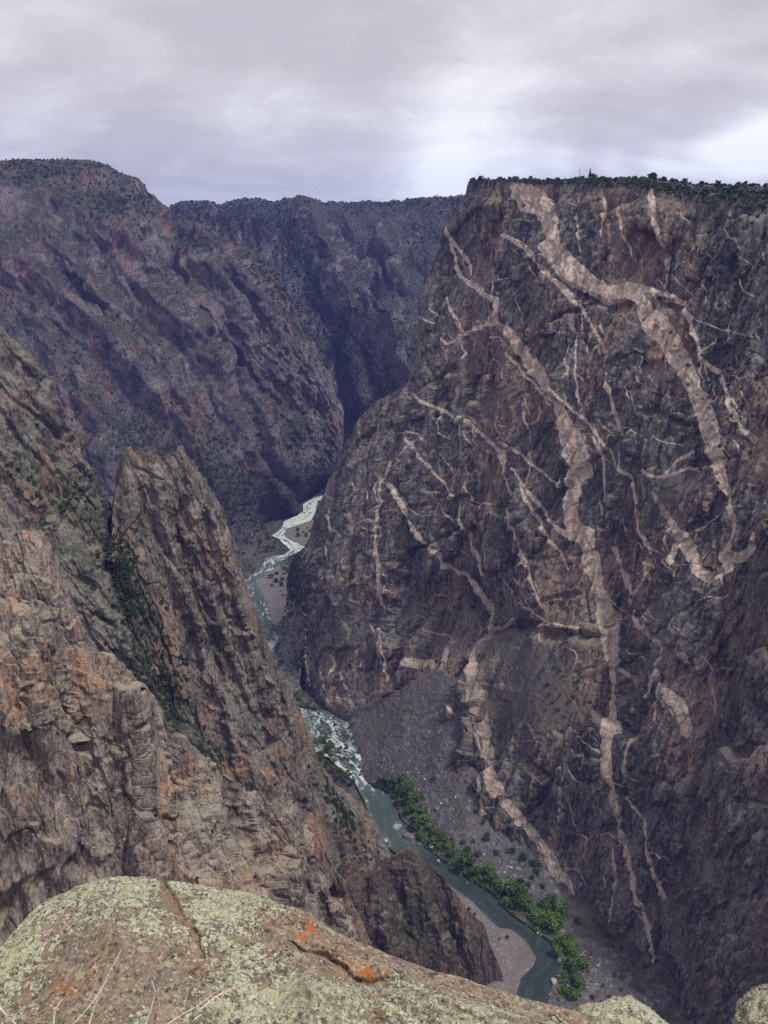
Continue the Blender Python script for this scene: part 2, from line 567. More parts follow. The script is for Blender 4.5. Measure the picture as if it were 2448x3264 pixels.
def lichen_rock():
    t = NT('lichen_granite')
    p = t.pos()
    lb = t.attr('lichen')
    ob = t.attr('orange')
    sand = t.attr('sand')
    crk = t.attr('crack')
    n0 = t.noise(t.map(p, (5, 5, 5)), 1, 6, .65, .4)
    n1 = t.noise(t.map(p, (26, 26, 26)), 1, 6, .7, .5)
    n2 = t.noise(t.map(p, (120, 120, 120)), 1, 4, .7)
    n3 = t.noise(t.map(p, (330, 330, 330)), 1, 3, .7)
    base = t.ramp(t.math('ADD', t.math('MULTIPLY', n1, .5), t.math('MULTIPLY', n2, .5)),
                  [(.36, (.1, .078, .06)), (.47, (.25, .185, .135)), (.57, (.37, .285, .205)), (.68, (.55, .47, .37))])
    base = t.mix(t.math('MULTIPLY', t.step(n0, .5, .66), .55), base, (.3, .165, .085))
    gr = t.vor(t.map(p, (150, 150, 150)), 1, out='Color')
    sp = t.n('ShaderNodeSeparateColor')
    t.t.links.new(gr, sp.inputs[0])
    base = t.mix(t.math('MULTIPLY', t.step(sp.outputs[0], .82, .92), .7), base, (.5, .42, .34))
    base = t.mix(t.math('MULTIPLY', t.step(sp.outputs[1], .85, .93), .75), base, (.045, .038, .034))
    # grey weathered film
    n6 = t.noise(t.map(p, (9, 9, 9), (4, 4, 4)), 1, 6, .7)
    base = t.mix(t.math('MULTIPLY', t.step(n6, .52, .64), .55), base, (.21, .185, .165))
    # black lichen
    n4 = t.noise(t.map(p, (13, 13, 13), (9, 9, 2)), 1, 7, .74, .6)
    col = t.mix(t.math('MULTIPLY', t.step(n4, .575, .63), .8), base, (.045, .045, .042))
    # pale green crust lichen
    n5 = t.math('ADD', t.math('MULTIPLY', t.noise(t.map(p, (42, 42, 42), (1, 5, 9)), 1, 6, .72, .5), .75), t.math('MULTIPLY', t.noise(t.map(p, (11, 11, 11), (6, 2, 9)), 1, 4, .6, .7), .25))
    q = t.math('ADD', t.math('ADD', t.math('MULTIPLY', n5, .7), t.math('MULTIPLY', n2, .3)), t.math('MULTIPLY', t.math('SUBTRACT', lb, .46), .16))
    lm = t.step(q, .517, .54)
    lc = t.ramp(t.math('ADD', t.math('MULTIPLY', n2, .6), t.math('MULTIPLY', n3, .4)),
                [(.38, (.11, .115, .075)), (.5, (.39, .385, .28)), (.61, (.7, .68, .53))])
    lc = t.mix(t.step(n1, .5, .62), lc, t.mix(n2, (.3, .31, .16), (.56, .55, .36)))
    col = t.mix(t.math('MULTIPLY', lm, .92), col, lc)
    # round lichen rosettes
    vd = t.vor(t.map(p, (30, 30, 30)), 1)
    rc = t.vor(t.map(p, (30, 30, 30)), 1, out='Color')
    s2 = t.n('ShaderNodeSeparateColor')
    t.t.links.new(rc, s2.inputs[0])
    rm = t.math('MULTIPLY', t.step(s2.outputs[0], .86, .88), t.math('SUBTRACT', 1.0, t.step(t.math('ADD', vd, t.math('MULTIPLY', t.math('SUBTRACT', n2, .5), .5)), .3, .36)))
    col = t.mix(t.math('MULTIPLY', rm, .85), col, t.mix(n3, (.26, .28, .17), (.47, .5, .36)))
    # orange lichen
    om = t.step(t.math('ADD', n5, t.math('MULTIPLY', t.math('SUBTRACT', ob, .5), .24)), .58, .62)
    col = t.mix(t.math('MULTIPLY', om, .85), col, t.mix(n2, (.36, .085, .02), (.55, .2, .03)))
    col = t.mix(t.math('MULTIPLY', sand, .9), col, t.mix(n2, (.2, .13, .08), (.42, .3, .2)))
    col = t.mix(t.math('MULTIPLY', crk, .35), col, (.07, .055, .045))
    h = t.math('ADD', t.math('MULTIPLY', n2, .6), t.math('ADD', t.math('MULTIPLY', n3, .3), t.math('MULTIPLY', lm, .35)))
    return t.out(col, .95, t.bump(h, 1.0, .009), .12)


M_lichen = lichen_rock()


def leaf_mat(name, a, b, k=.4):
    t = NT(name)
    p = t.pos()
    oi = t.n('ShaderNodeObjectInfo').outputs['Random']
    f = t.noise(t.map(p, (k, k, k)), 1, 3, .7)
    v = t.math('ADD', t.math('MULTIPLY', f, .75), t.math('MULTIPLY', oi, .25))
    return t.out(t.ramp(v, [(.38, a), (.72, b)]), .75, None, .25)


M_leaf = leaf_mat('riverside_leaves', (.045, .085, .014), (.12, .19, .03), .35)
M_leafd = leaf_mat('dark_shrub_leaves', (.028, .055, .016), (.068, .12, .03), .4)
M_jun = leaf_mat('juniper_needles', (.022, .038, .016), (.055, .08, .034), .3)
M_scrub = leaf_mat('canyon_scrub', (.014, .026, .012), (.035, .052, .022), .3)
M_scrubn = leaf_mat('gully_scrub_leaves', (.017, .03, .012), (.042, .068, .024), .25)


def plain(name, c, k=20., v=.35, rough=.9):
    t = NT(name)
    f = t.noise(t.map(t.pos(), (k, k, k)), 1, 5, .65)
    return t.out(t.ramp(f, [(.35, tuple(x * (1 - v) for x in c)), (.65, tuple(x * (1 + v) for x in c))]), rough, t.bump(f, .5, .2 / k), .15)


M_bark = plain('bark', (.09, .07, .055), 2.)
M_dead = plain('weathered_wood', (.25, .23, .2), 3.)
M_twig = plain('dry_twig', (.5, .43, .34), 200.)
M_bud = plain('leaf_bud', (.16, .2, .06), 300.)
M_bold = plain('river_boulder_rock', (.16, .145, .135), .5, .4)
M_bpale = plain('pale_boulder_rock', (.34, .32, .3), .5, .3)
M_bdark = plain('wet_boulder_rock', (.045, .042, .042), .6, .45, .6)

# ------------------------------------------------------------------ traced pixel paths
Z2 = lambda p: (1200 + p[0] / 1.3293, 500 + p[1] / 1.3293, p[2] / 1.3293)
Z3 = lambda p: (1200 + p[0] / 1.3293, 1400 + p[1] / 1.3293, p[2] / 1.3293)
Z8 = lambda p: (1700 + p[0] / 2.218, 2300 + p[1] / 2.218, p[2] / 2.218)
Z7 = lambda p: (1000 + p[0] / 1.659, 2300 + p[1] / 1.659, p[2] / 1.659)
Z5 = lambda p: (700 + p[0] / 2.212, 1500 + p[1] / 2.212, p[2] / 2.212)
VE = []


def vein(f, *pts):
    VE.append([(lambda q: (q[0], q[1], q[2] * 1.04))(f(p)) for p in pts])


vein(Z2, (605, 115, 50), (650, 160, 80), (700, 200, 80), (740, 260, 85), (755, 340, 75), (765, 400, 75), (810, 455, 90), (880, 520, 85), (950, 570, 75), (1000, 595, 75), (1045, 590, 70), (1085, 570, 60), (1110, 565, 40))
vein(Z2, (585, 130, 30), (600, 180, 30), (612, 225, 14), (640, 222, 22), (690, 235, 30))
vein(Z2, (1090, 570, 60), (1130, 615, 55), (1150, 660, 85), (1200, 720, 90), (1250, 775, 85), (1290, 850, 80), (1330, 920, 72), (1355, 990, 58), (1390, 1060, 85), (1420, 1150, 85), (1440, 1230, 70), (1455, 1300, 55))
vein(Z3, (1440, 34, 60), (1455, 100, 45), (1470, 180, 42), (1490, 240, 30), (1510, 310, 22), (1520, 390, 18), (1500, 450, 20), (1485, 500, 35))
vein(Z3, (1480, 500, 50), (1540, 500, 40), (1580, 470, 35), (1605, 400, 14))
vein(Z2, (520, 330, 14), (580, 350, 18), (640, 390, 24), (700, 450, 26), (750, 510, 22), (800, 560, 20), (850, 610, 18), (900, 660, 14), (940, 720, 12), (965, 770, 10), (980, 850, 8))
vein(Z2, (295, 285, 12), (305, 350, 14), (345, 400, 15), (375, 450, 14), (380, 490, 6))
vein(Z2, (302, 365, 10), (320, 460, 14), (350, 510, 18), (400, 540, 28), (450, 570, 30), (490, 600, 26), (525, 615, 28), (530, 650, 20), (515, 705, 24), (545, 735, 34), (590, 760, 42), (630, 820, 46), (680, 880, 50), (720, 930, 56), (760, 990, 50), (800, 1050, 52), (830, 1130, 60), (850, 1200, 70), (880, 1270, 78), (890, 1330, 78))
vein(Z3, (875, 10, 85), (885, 80, 75), (870, 150, 65), (850, 220, 58), (835, 290, 55), (835, 350, 55), (855, 395, 85), (890, 410, 75), (900, 460, 60), (910, 530, 55), (920, 600, 45), (940, 680, 40), (955, 770, 45), (965, 850, 40), (975, 930, 33), (985, 1000, 20), (980, 1080, 20), (985, 1150, 22), (985, 1220, 35), (990, 1300, 48))
vein(Z8, (525, 0, 60), (535, 150, 80), (550, 300, 72), (560, 430, 45), (565, 560, 32), (575, 680, 38), (600, 780, 48), (620, 870, 50), (660, 970, 48), (690, 1050, 42), (710, 1150, 34), (740, 1280, 28), (770, 1400, 38), (800, 1490, 38), (820, 1560, 25), (840, 1640, 25), (870, 1740, 22))
vein(Z2, (515, 705, 24), (450, 730, 18), (390, 745, 20), (340, 770, 15), (290, 790, 9), (265, 760, 7))
vein(Z2, (285, 590, 8), (300, 650, 13), (340, 690, 10), (365, 740, 8))
vein(Z2, (170, 675, 5), (230, 700, 6))
vein(Z2, (145, 1000, 8), (200, 1035, 12), (260, 1065, 14), (320, 1090, 14), (350, 1120, 12), (385, 1100, 10), (420, 1140, 14), (480, 1190, 18), (540, 1240, 18), (572, 1255, 14), (572, 1310, 12))
vein(Z3, (560, 60, 12), (570, 150, 12), (590, 260, 10), (605, 350, 9), (620, 430, 11), (640, 490, 24), (665, 550, 16), (690, 610, 10), (710, 670, 7), (730, 720, 5))
vein(Z2, (490, 770, 6), (520, 765, 6), (560, 830, 11), (620, 890, 11), (670, 945, 11), (720, 1000, 14), (760, 1060, 9))
vein(Z2, (820, 1040, 8), (870, 1090, 10), (910, 1115, 14), (940, 1150, 12), (965, 1190, 9), (1000, 1260, 8), (1005, 1320, 7))
vein(Z3, (950, 0, 9), (970, 80, 10), (965, 200, 7), (955, 320, 5))
vein(Z2, (900, 680, 4), (895, 760, 6), (888, 850, 8), (885, 950, 7), (890, 1030, 7), (905, 1090, 9))
vein(Z2, (1005, 930, 10), (1020, 990, 16), (1030, 1040, 13), (1035, 1110, 16), (1050, 1180, 15), (1055, 1260, 12))
vein(Z3, (1050, 60, 10), (1055, 130, 12), (1075, 180, 12), (1085, 260, 18), (1085, 340, 34), (1105, 390, 20), (1125, 430, 13), (1135, 500, 20), (1140, 560, 16), (1145, 650, 7))
vein(Z2, (1165, 140, 20), (1185, 210, 28), (1190, 270, 28), (1210, 330, 28), (1230, 390, 18), (1225, 460, 14), (1210, 550, 8))
vein(Z2, (1100, 560, 40), (1150, 560, 20), (1210, 575, 22), (1270, 600, 20), (1310, 630, 26), (1340, 690, 24), (1360, 740, 18), (1370, 800, 16), (1385, 860, 13), (1440, 905, 20), (1465, 950, 20), (1495, 1000, 15), (1510, 1060, 20), (1550, 1140, 18), (1600, 1200, 26))
vein(Z2, (1370, 700, 4), (1470, 735, 7), (1540, 750, 9), (1605, 770, 6))
vein(Z2, (1030, 210, 10), (1040, 280, 13), (1055, 340, 11), (1080, 390, 10), (1095, 440, 6))
vein(Z2, (958, 180, 8), (962, 260, 8), (970, 350, 7))
vein(Z2, (855, 170, 5), (865, 280, 9), (880, 330, 7), (880, 410, 5))
vein(Z2, (130, 1160, 5), (160, 1220, 12), (200, 1275, 13), (240, 1320, 12))
vein(Z3, (150, 10, 7), (200, 80, 13), (250, 130, 13), (300, 190, 9), (345, 245, 6))
vein(Z3, (365, 260, 10), (365, 350, 13), (385, 420, 15), (410, 490, 16), (425, 570, 14))
vein(Z3, (90, 200, 16), (130, 270, 16), (170, 360, 18), (210, 430, 16), (260, 480, 17), (280, 540, 15), (330, 580, 20), (370, 620, 28), (400, 670, 40), (430, 740, 30), (445, 810, 18))
vein(Z3, (75, 100, 14), (50, 190, 13), (60, 280, 10), (45, 400, 11), (40, 520, 10), (35, 650, 12), (25, 800, 10), (20, 950, 8))
vein(Z3, (445, 805, 12), (500, 795, 12), (550, 775, 12), (590, 730, 13), (605, 680, 10), (600, 600, 9), (620, 540, 9), (650, 530, 8))
vein(Z3, (440, 800, 12), (405, 900, 28), (420, 970, 45), (450, 1040, 50), (460, 1110, 70), (480, 1180, 55), (490, 1250, 45), (490, 1330, 40))
vein(Z7, (930, 30, 55), (950, 130, 42), (980, 220, 32), (1020, 340, 58), (1060, 420, 48), (1110, 510, 42), (1160, 590, 42), (1220, 690, 48), (1260, 790, 52), (1310, 870, 58), (1350, 940, 30))
vein(Z7, (940, 150, 13), (955, 280, 13), (960, 400, 13), (970, 500, 20))
vein(Z3, (605, 130, 9), (650, 200, 13), (700, 270, 15), (740, 340, 13), (790, 390, 20), (830, 410, 28))
vein(Z3, (620, 150, 6), (660, 250, 11), (690, 320, 11), (730, 400, 13), (780, 470, 13), (820, 550, 6))
vein(Z3, (600, 40, 8), (650, 80, 13), (690, 120, 11), (750, 170, 9), (810, 220, 9))
vein(Z3, (980, 460, 13), (1000, 540, 15), (1020, 610, 18), (1050, 680, 16), (1070, 750, 13), (1110, 790, 24), (1160, 830, 27), (1210, 860, 28), (1225, 890, 14), (1190, 950, 8))
vein(Z3, (1180, 225, 16), (1220, 310, 28), (1270, 380, 28), (1310, 430, 58), (1350, 500, 58), (1375, 560, 42), (1410, 585, 45), (1440, 580, 40), (1490, 545, 45))
vein(Z3, (1270, 470, 30), (1255, 520, 18))
vein(Z3, (1115, 135, 13), (1180, 160, 13), (1240, 165, 11), (1330, 120, 13), (1420, 110, 7))
vein(Z3, (1230, 165, 10), (1270, 100, 12), (1340, 50, 13))
vein(Z3, (1210, 985, 26), (1170, 1040, 16), (1150, 1090, 10))
vein(Z3, (1240, 1050, 16), (1280, 1090, 50), (1320, 1130, 50), (1335, 1190, 50), (1340, 1240, 38))
vein(Z3, (1210, 1040, 22), (1205, 1110, 18), (1220, 1200, 9))
vein(Z3, (985, 940, 7), (1020, 1010, 9), (1045, 1090, 11), (1045, 1150, 6))
vein(Z3, (640, 710, 9), (690, 745, 10), (750, 775, 9), (820, 795, 7), (900, 790, 5))
vein(Z3, (520, 1040, 12), (590, 1050, 30), (650, 1065, 12))
vein(Z3, (130, 950, 40), (190, 935, 22), (220, 1000, 10))
vein(Z3, (265, 890, 22), (260, 970, 28))
vein(Z8, (770, 0, 22), (730, 180, 24), (680, 300, 22), (640, 430, 16))
vein(Z8, (590, 440, 8), (660, 490, 10), (700, 580, 10), (750, 650, 20), (795, 710, 18), (815, 800, 16), (840, 900, 27), (865, 1020, 23), (880, 1100, 32), (930, 1210, 46), (960, 1260, 40))
vein(Z8, (920, 1330, 50), (980, 1420, 22), (1000, 1500, 9))
vein(Z8, (525, 900, 12), (525, 1050, 16), (530, 1200, 20), (520, 1350, 13), (505, 1480, 11))
vein(Z8, (1000, 1600, 22), (1040, 1700, 22), (1070, 1820, 32), (1095, 1890, 18))
vein(Z8, (240, 520, 5), (270, 650, 7), (285, 790, 6))
vein(Z8, (1430, 970, 5), (1470, 1250, 16), (1500, 1450, 12), (1600, 1440, 9))
vein(Z5, (800, 260, 10), (830, 350, 13), (850, 450, 14), (865, 560, 13), (870, 640, 8))
vein(Z5, (610, 1120, 8), (605, 1250, 13), (620, 1400, 16), (630, 1520, 14))
vein(Z5, (720, 1350, 6), (745, 1480, 11), (790, 1580, 10), (820, 1680, 9))
vein(Z5, (870, 1420, 6), (910, 1520, 12), (935, 1620, 10))
vein(Z5, (785, 1300, 8), (830, 1370, 22), (800, 1460, 9))
vein(Z5, (1175, 520, 12), (1185, 700, 14), (1160, 900, 20), (1150, 1100, 14), (1170, 1300, 12), (1160, 1500, 9))
vein(Z5, (670, 930, 6), (690, 1020, 11), (700, 1080, 6))
# fine secondary veinlets
for k in range(280):
    x, y = RNG.uniform(1050, 2380), RNG.uniform(680, 2900)
    a = RNG.normal(1.25, .55)
    L = RNG.uniform(40, 230)
    q = []
    w = RNG.uniform(2.6, 6.0)
    nseg = 8
    for i in range(nseg):
        q.append((x, y, w * (1.1 - abs(i - 3.5) / 3.5)))
        x += math.cos(a) * L / nseg
        y += math.sin(a) * L / nseg
        a += RNG.normal(0, .5)
        a += (1.25 - a) * .2
    VE.append(q)


def gauss(x, y, cx, cy, rx, ry, rot=0):
    c, s = math.cos(rot), math.sin(rot)
    u = (x - cx) * c + (y - cy) * s
    v = -(x - cx) * s + (y - cy) * c
    return np.exp(-(u / rx) ** 2 - (v / ry) ** 2)


# ------------------------------------------------------------------ PAINTED WALL
ED_L = np.array([(590, 1490), (640, 1482), (690, 1440), (770, 1400), (880, 1360), (1000, 1330), (1150, 1312), (1215, 1303), (1245, 1255), (1290, 1190), (1330, 1145), (1400, 1110), (1500, 1060), (1590, 1020),
                 (1650, 996), (1700, 988), (1744, 971), (1767, 940), (1807, 917), (1862, 912), (1934, 910), (1961, 936), (1993, 970), (2042, 972), (2088, 953), (2146, 935), (2187, 931), (2232, 950), (2262, 1010), (2290, 1060), (2400, 1180), (2600, 1400), (2850, 1650), (3000, 1800), (3150, 1980), (3300, 2120)], float)
ED_R = np.array([(500, 2800), (1300, 2760), (1500, 2700), (1700, 2520), (1900, 2415), (2100, 2360), (2300, 2318), (2450, 2284), (2600, 2258), (2800, 2208), (3000, 2165), (3150, 2150), (3300, 2180)], float)
RIM = np.array([(1490, 590), (1501, 579), (1606, 579), (1681, 586), (1817, 586), (1952, 590), (2065, 601), (2178, 624), (2328, 643), (2448, 658), (2800, 705)], float)


def build_wall():
    nu, nv = 620, 1050
    U = np.linspace(0, 1, nu)
    V = np.linspace(0, 1, nv)
    x_top = np.interp(U, np.linspace(0, 1, 60), np.linspace(1490, 2800, 60))
    y_top = np.interp(x_top, RIM[:, 0], RIM[:, 1])
    yy = y_top[None] + (3300 - y_top[None]) * V[:, None]
    xl = np.interp(yy, ED_L[:, 0], ED_L[:, 1])
    xr = np.interp(yy, ED_R[:, 0], ED_R[:, 1])
    xr = xr + fbm(np.stack([yy[:, :1] / 110, yy[:, :1] * 0 + 5.5, yy[:, :1] * 0], -1), 4, 33) * 34 * (yy[:, :1] > 1700)
    xx = xl + (xr - xl) * U[None]
    P = on_wall(xx, yy)
    X, Y = xx, yy
    # broad relief of the face, metres toward the viewer
    d = 26 * gauss(X, Y, 1080, 1750, 190, 420, .25) - 16 * gauss(X, Y, 1330, 2000, 120, 170) + 14 * gauss(X, Y, 1650, 2250, 220, 330)
    d += -22 * gauss(X, Y, 1510, 1950, 150, 120) + 14 * gauss(X, Y, 1900, 1250, 300, 500, -.5) + 16 * gauss(X, Y, 2150, 2300, 110, 420, .1)
    d += -12 * gauss(X, Y, 1480, 800, 110, 300, .3) + 10 * gauss(X, Y, 1690, 1700, 60, 500, -.12) - 12 * gauss(X, Y, 1960, 1900, 60, 500, 0)
    d += 12 * gauss(X, Y, 1560, 2480, 70, 330, -.35) - 10 * gauss(X, Y, 1800, 2700, 130, 160)
    wb = fbm(np.stack([X / 50, Y / 50, X * 0 + 2], -1), 4, 41) * 16
    for f_, am, wd, pl in [(Z2, -11, 26, [(560, 165), (545, 250), (510, 330)]), (Z2, -6, 18, [(640, 195), (690, 215)]), (Z3, -9, 16, [(1460, 250), (1400, 330), (1320, 400), (1290, 440)]), (Z3, -10, 26, [(430, 830), (520, 800), (640, 800), (760, 830), (920, 840)]),
                           (Z3, -12, 24, [(370, 960), (355, 1060), (365, 1180), (395, 1300)]), (Z3, -9, 30, [(940, 700), (1010, 900), (1030, 1080), (1010, 1250)]), (Z3, -9, 26, [(215, 620), (160, 760), (90, 900), (60, 1000)]), (Z3, -8, 22, [(1240, 600), (1170, 680), (1100, 750)]),
                           (Z3, 9, 30, [(90, 560), (60, 700), (30, 900)]), (Z8, -9, 22, [(500, 120), (490, 300), (530, 520)]), (Z8, -10, 24, [(0, 270), (120, 400), (230, 440)]), (Z8, -8, 26, [(640, 500), (600, 640), (500, 820)]), (Z8, 9, 30, [(1180, 100), (1160, 500), (1080, 900)]),
                           (Z2, -7, 22, [(1080, 640), (1000, 640), (900, 600), (810, 540)]), (Z2, -6, 18, [(1290, 660), (1250, 640), (1200, 620)]), (Z2, -7, 20, [(150, 1000), (260, 960), (330, 900)]), (Z2, 8, 26, [(300, 290), (240, 430), (215, 600), (190, 800)])]:
        pp = [(lambda q: (q[0], q[1], i_))(f_((a_[0], a_[1], 0))) for i_, a_ in enumerate(pl)]
        ds, tv = poly_dist(X + wb, Y + wb * .6, pp)
        d = d + am * np.clip(1 - ds / wd, 0, 1)
    edge = np.clip(np.minimum(U, 1 - U) * 14, 0, 1)[None] * np.clip(V * 14, 0, 1)[:, None]
    P = P + WN * (d * edge)[..., None]
    # gritty benches: smoother
    grit = np.clip(1.5 * gauss(X, Y, 1720, 2230, 170, 150, .25) + 1.3 * gauss(X, Y, 2150, 1570, 90, 60, -.6) + .9 * gauss(X, Y, 2130, 1960, 110, 90) + .9 * gauss(X, Y, 1120, 2020, 80, 90, -.5)
                   + .9 * gauss(X, Y, 1650, 2060, 160, 60, .2) + .6 * gauss(X, Y, 1830, 2770, 110, 90, -.5) - .25, 0, 1)
    smoothm = 1 - .7 * grit
    veinv = np.full(X.shape, 60., np.float32)
    wx = fbm(np.stack([X / 45, Y / 45, X * 0], -1), 4, 5) * 4.5
    wy = fbm(np.stack([X / 45 + 7, Y / 45, X * 0], -1), 4, 6) * 4.5
    wm = 1 + .28 * fbm(np.stack([X / 30, Y / 30, X * 0 + 4], -1), 3, 8)
    for pl in VE:
        a = np.array(pl)
        m = (X > a[:, 0].min() - 75) & (X < a[:, 0].max() + 75) & (Y > a[:, 1].min() - 75) & (Y < a[:, 1].max() + 75)
        if not m.any(): continue
        sc = min(1.0, a[:, 2].mean() / 14)
        ds, w = poly_dist((X + wx * (.35 + .65 * sc))[m], (Y + wy * (.35 + .65 * sc))[m], pl)
        veinv[m] = np.minimum(veinv[m], ds - .5 * w * wm[m])
    stain = .9 * gauss(X, Y, 1945, 640, 60, 60) + .9 * gauss(X, Y, 1700, 600, 60, 60) + .5 * gauss(X, Y, 1560, 1100, 130, 130) + .6 * gauss(X, Y, 2150, 1100, 60, 90) + .9 * gauss(X, Y, 2170, 2400, 110, 110) \
        + .7 * gauss(X, Y, 2020, 800, 70, 120) + .5 * gauss(X, Y, 1700, 1300, 90, 170, -.4) + .6 * gauss(X, Y, 1800, 1800, 60, 120) + .5 * gauss(X, Y, 2030, 1800, 60, 200) + .7 * gauss(X, Y, 1350, 1880, 25, 70, .4)
    # wrap the left edge back and the right edge into the gully
    nL, nR = 50, 110
    kl = np.linspace(1, 0, nL, endpoint=False)[None, :, None]
    kr = np.linspace(0, 1, nR + 1)[1:][None, :, None]
    L = P[:, :1] + (kl ** 1.3) * np.array([150., 280., -20.])
    R = P[:, -1:] + (kr ** 1.3) * np.array([40., 170., -10.])
    P = np.concatenate([L, P, R], 1)
    ext = lambda a: np.pad(a, [(0, 0), (nL, nR)], mode='edge')
    emk = np.clip(np.linspace(0, 1, nu) * 22, .3, 1)[None] * np.clip(V * 40, .35, 1)[:, None]
    amp = ext(smoothm * emk)
    amp[:, -nR:] = np.maximum(amp[:, -nR:], .9)
    gritx = ext(grit)
    gritx[:, -nR - 4:] = 0
    gritx[:, :nL] = 0
    stainx = ext(stain)
    stainx[:, -nR:] *= .3
    P = displace(P, [('fbm', 140, 300, 5, 2, -.2), ('fac', 62, 170, 10, 1.0, .05, -.2), ('rib', 34, 300, 7, .5, -.12), ('fac', 20, 60, 4.2, 1.3, .06, -.18), ('rib', 9, 90, 2.6, .7, -.1), ('fac', 7, 19, 2.2, 1.4, .1, -.12), ('rib', 3.6, 30, 1.0, .8, -.08), ('fac', 2.8, 7, 1.0, 1.4, .15, -.1)],
                 nv, e1=np.array([.6, -.8, 0]), amp_mask=amp, seed=2)
    o = grid_mesh('canyon_wall', P, M_wall, {'vein': ext(veinv), 'grit': gritx, 'stain': stainx, 'green': ext(grit * 0)})
    tag(o, 'sheer dark canyon wall laced with pale pink branching veins', 'cliff', kind='structure')
    return P


WALL = build_wall()

# plateau behind the rim of the painted wall
rim0 = WALL[0]
nb = 40
plat = np.stack([rim0 + np.array([.25, .9, 0]) * (dd := 620 * (k / (nb - 1)) ** 1.4) + np.array([0, 0, 1]) * (min(dd, 160) * .09 if k else -2.0) * np.linspace(.2, 2.1, rim0.shape[0])[:, None] for k in range(nb)], 0)
plat[..., 2] += fbm(np.stack([plat[..., 0] / 60, plat[..., 1] / 60, plat[..., 0] * 0], -1), 4, 9) * 2.5
M_plat = floor_mat(); M_plat.name = 'plateau_soil'
tag(grid_mesh('plateau', plat, M_plat, flip=False), 'flat wooded plateau on top of the veined canyon wall', 'plateau', kind='structure')

# ------------------------------------------------------------------ RIGHT SIDE WALL beyond the gully
rows = [[(2100, 3420, 470), (2190, 3300, 495), (2198, 3140, 505), (2225, 2990, 520), (2262, 2830, 530), (2290, 2600, 545), (2335, 2450, 560), (2352, 2400, 580), (2372, 2250, 590), (2400, 2050, 610), (2448, 1890, 620), (2560, 1600, 640)],
        [(2600, 3500, 420), (2600, 3300, 425), (2600, 3140, 440), (2600, 2990, 455), (2600, 2830, 470), (2620, 2600, 490), (2640, 2400, 510), (2680, 2250, 530), (2720, 2050, 550), (2760, 1890, 560), (2800, 1500, 580)]]
P = loft(rows, 460, [240])
P = np.swapaxes(P, 0, 1)
kl = np.linspace(1, 0, 110, endpoint=False)[None, :, None]
P = np.concatenate([P[:, :1] + kl ** 1.4 * np.array([8., 190., -15.]), P], 1)
P = displace(P, [('fbm', 70, 120, 5, 2, .2), ('fac', 30, 80, 6, 1.1, .06, .2), ('rib', 22, 140, 5, .5, .2), ('fac', 9, 24, 2.6, 1.3, .08, .2), ('rib', 6, 50, 1.6, .7, .15), ('fac', 3.4, 8, 1.2, 1.4, .12, .2)], 300, e1=np.array([-.3, .95, 0]), seed=5)
tag(grid_mesh('canyon_side_wall', P, M_side, {'green': np.zeros(P.shape[:2])}), 'grey-brown cliff at the right edge across a dark gully', 'cliff', kind='structure')

# ------------------------------------------------------------------ FAR LEFT MOUNTAIN
crestA = [(-700, 520, 2000), (-300, 515, 2030), (0, 514, 2050), (51, 508, 2050), (211, 507, 2050), (295, 510, 2040), (338, 522, 2020), (371, 539, 2020), (388, 552, 2020), (439, 565, 2030), (460, 590, 2040), (468, 615, 2045), (489, 619, 2050), (515, 653, 2060), (540, 666, 2080), (546, 700, 2090), (591, 716, 2085), (641, 729, 2080), (700, 746, 2060),
          (759, 780, 2050), (802, 805, 2040), (844, 847, 2030), (886, 881, 2015), (911, 915, 2005), (937, 974, 1990), (962, 1041, 1980), (996, 1075, 1965), (1013, 1117, 1955), (1046, 1176, 1945), (1072, 1244, 1935), (1089, 1311, 1930), (1091, 1379, 1925), (1090, 1450, 1915), (1072, 1535, 1885)]
rows = [[(-900, 2150, -604.), (-300, 2120, -604.), (300, 2000, -604.), (600, 1920, -604.), (740, 1856, -604.), (760, 1830, -604.), (825, 1766, -604.), (868, 1716, -604.), (848, 1698, -604.), (880, 1652, -604.), (935, 1628, -604.), (965, 1594, -604.), (1005, 1562, -604.), (1050, 1546, -604.)],
        [(-850, 1700, 1480), (-200, 1660, 1480), (200, 1640, 1480), (520, 1600, 1500), (700, 1560, 1560), (800, 1545, 1640), (900, 1530, 1720), (980, 1510, 1790), (1040, 1515, 1840), (1064, 1545, 1870)],
        [(-800, 1150, 1720), (-200, 1120, 1720), (100, 1100, 1720), (350, 1090, 1720), (560, 1090, 1740), (720, 1150, 1790), (850, 1260, 1830), (960, 1360, 1860), (1040, 1430, 1875), (1070, 1540, 1880)],
        [(-750, 800, 1880), (-250, 780, 1880), (50, 770, 1880), (280, 770, 1890), (430, 790, 1910), (580, 860, 1930), (740, 930, 1930), (860, 1030, 1925), (950, 1160, 1915), (1010, 1260, 1905), (1060, 1380, 1900), (1071, 1538, 1884)],
        crestA,
        [(x, y + 60 if i > 17 else y + 8, d + (160 if i > 17 else 700)) for i, (x, y, d) in enumerate(crestA)]]
P = loft(rows, 620, [110, 150, 110, 90, 25], smooth=6)
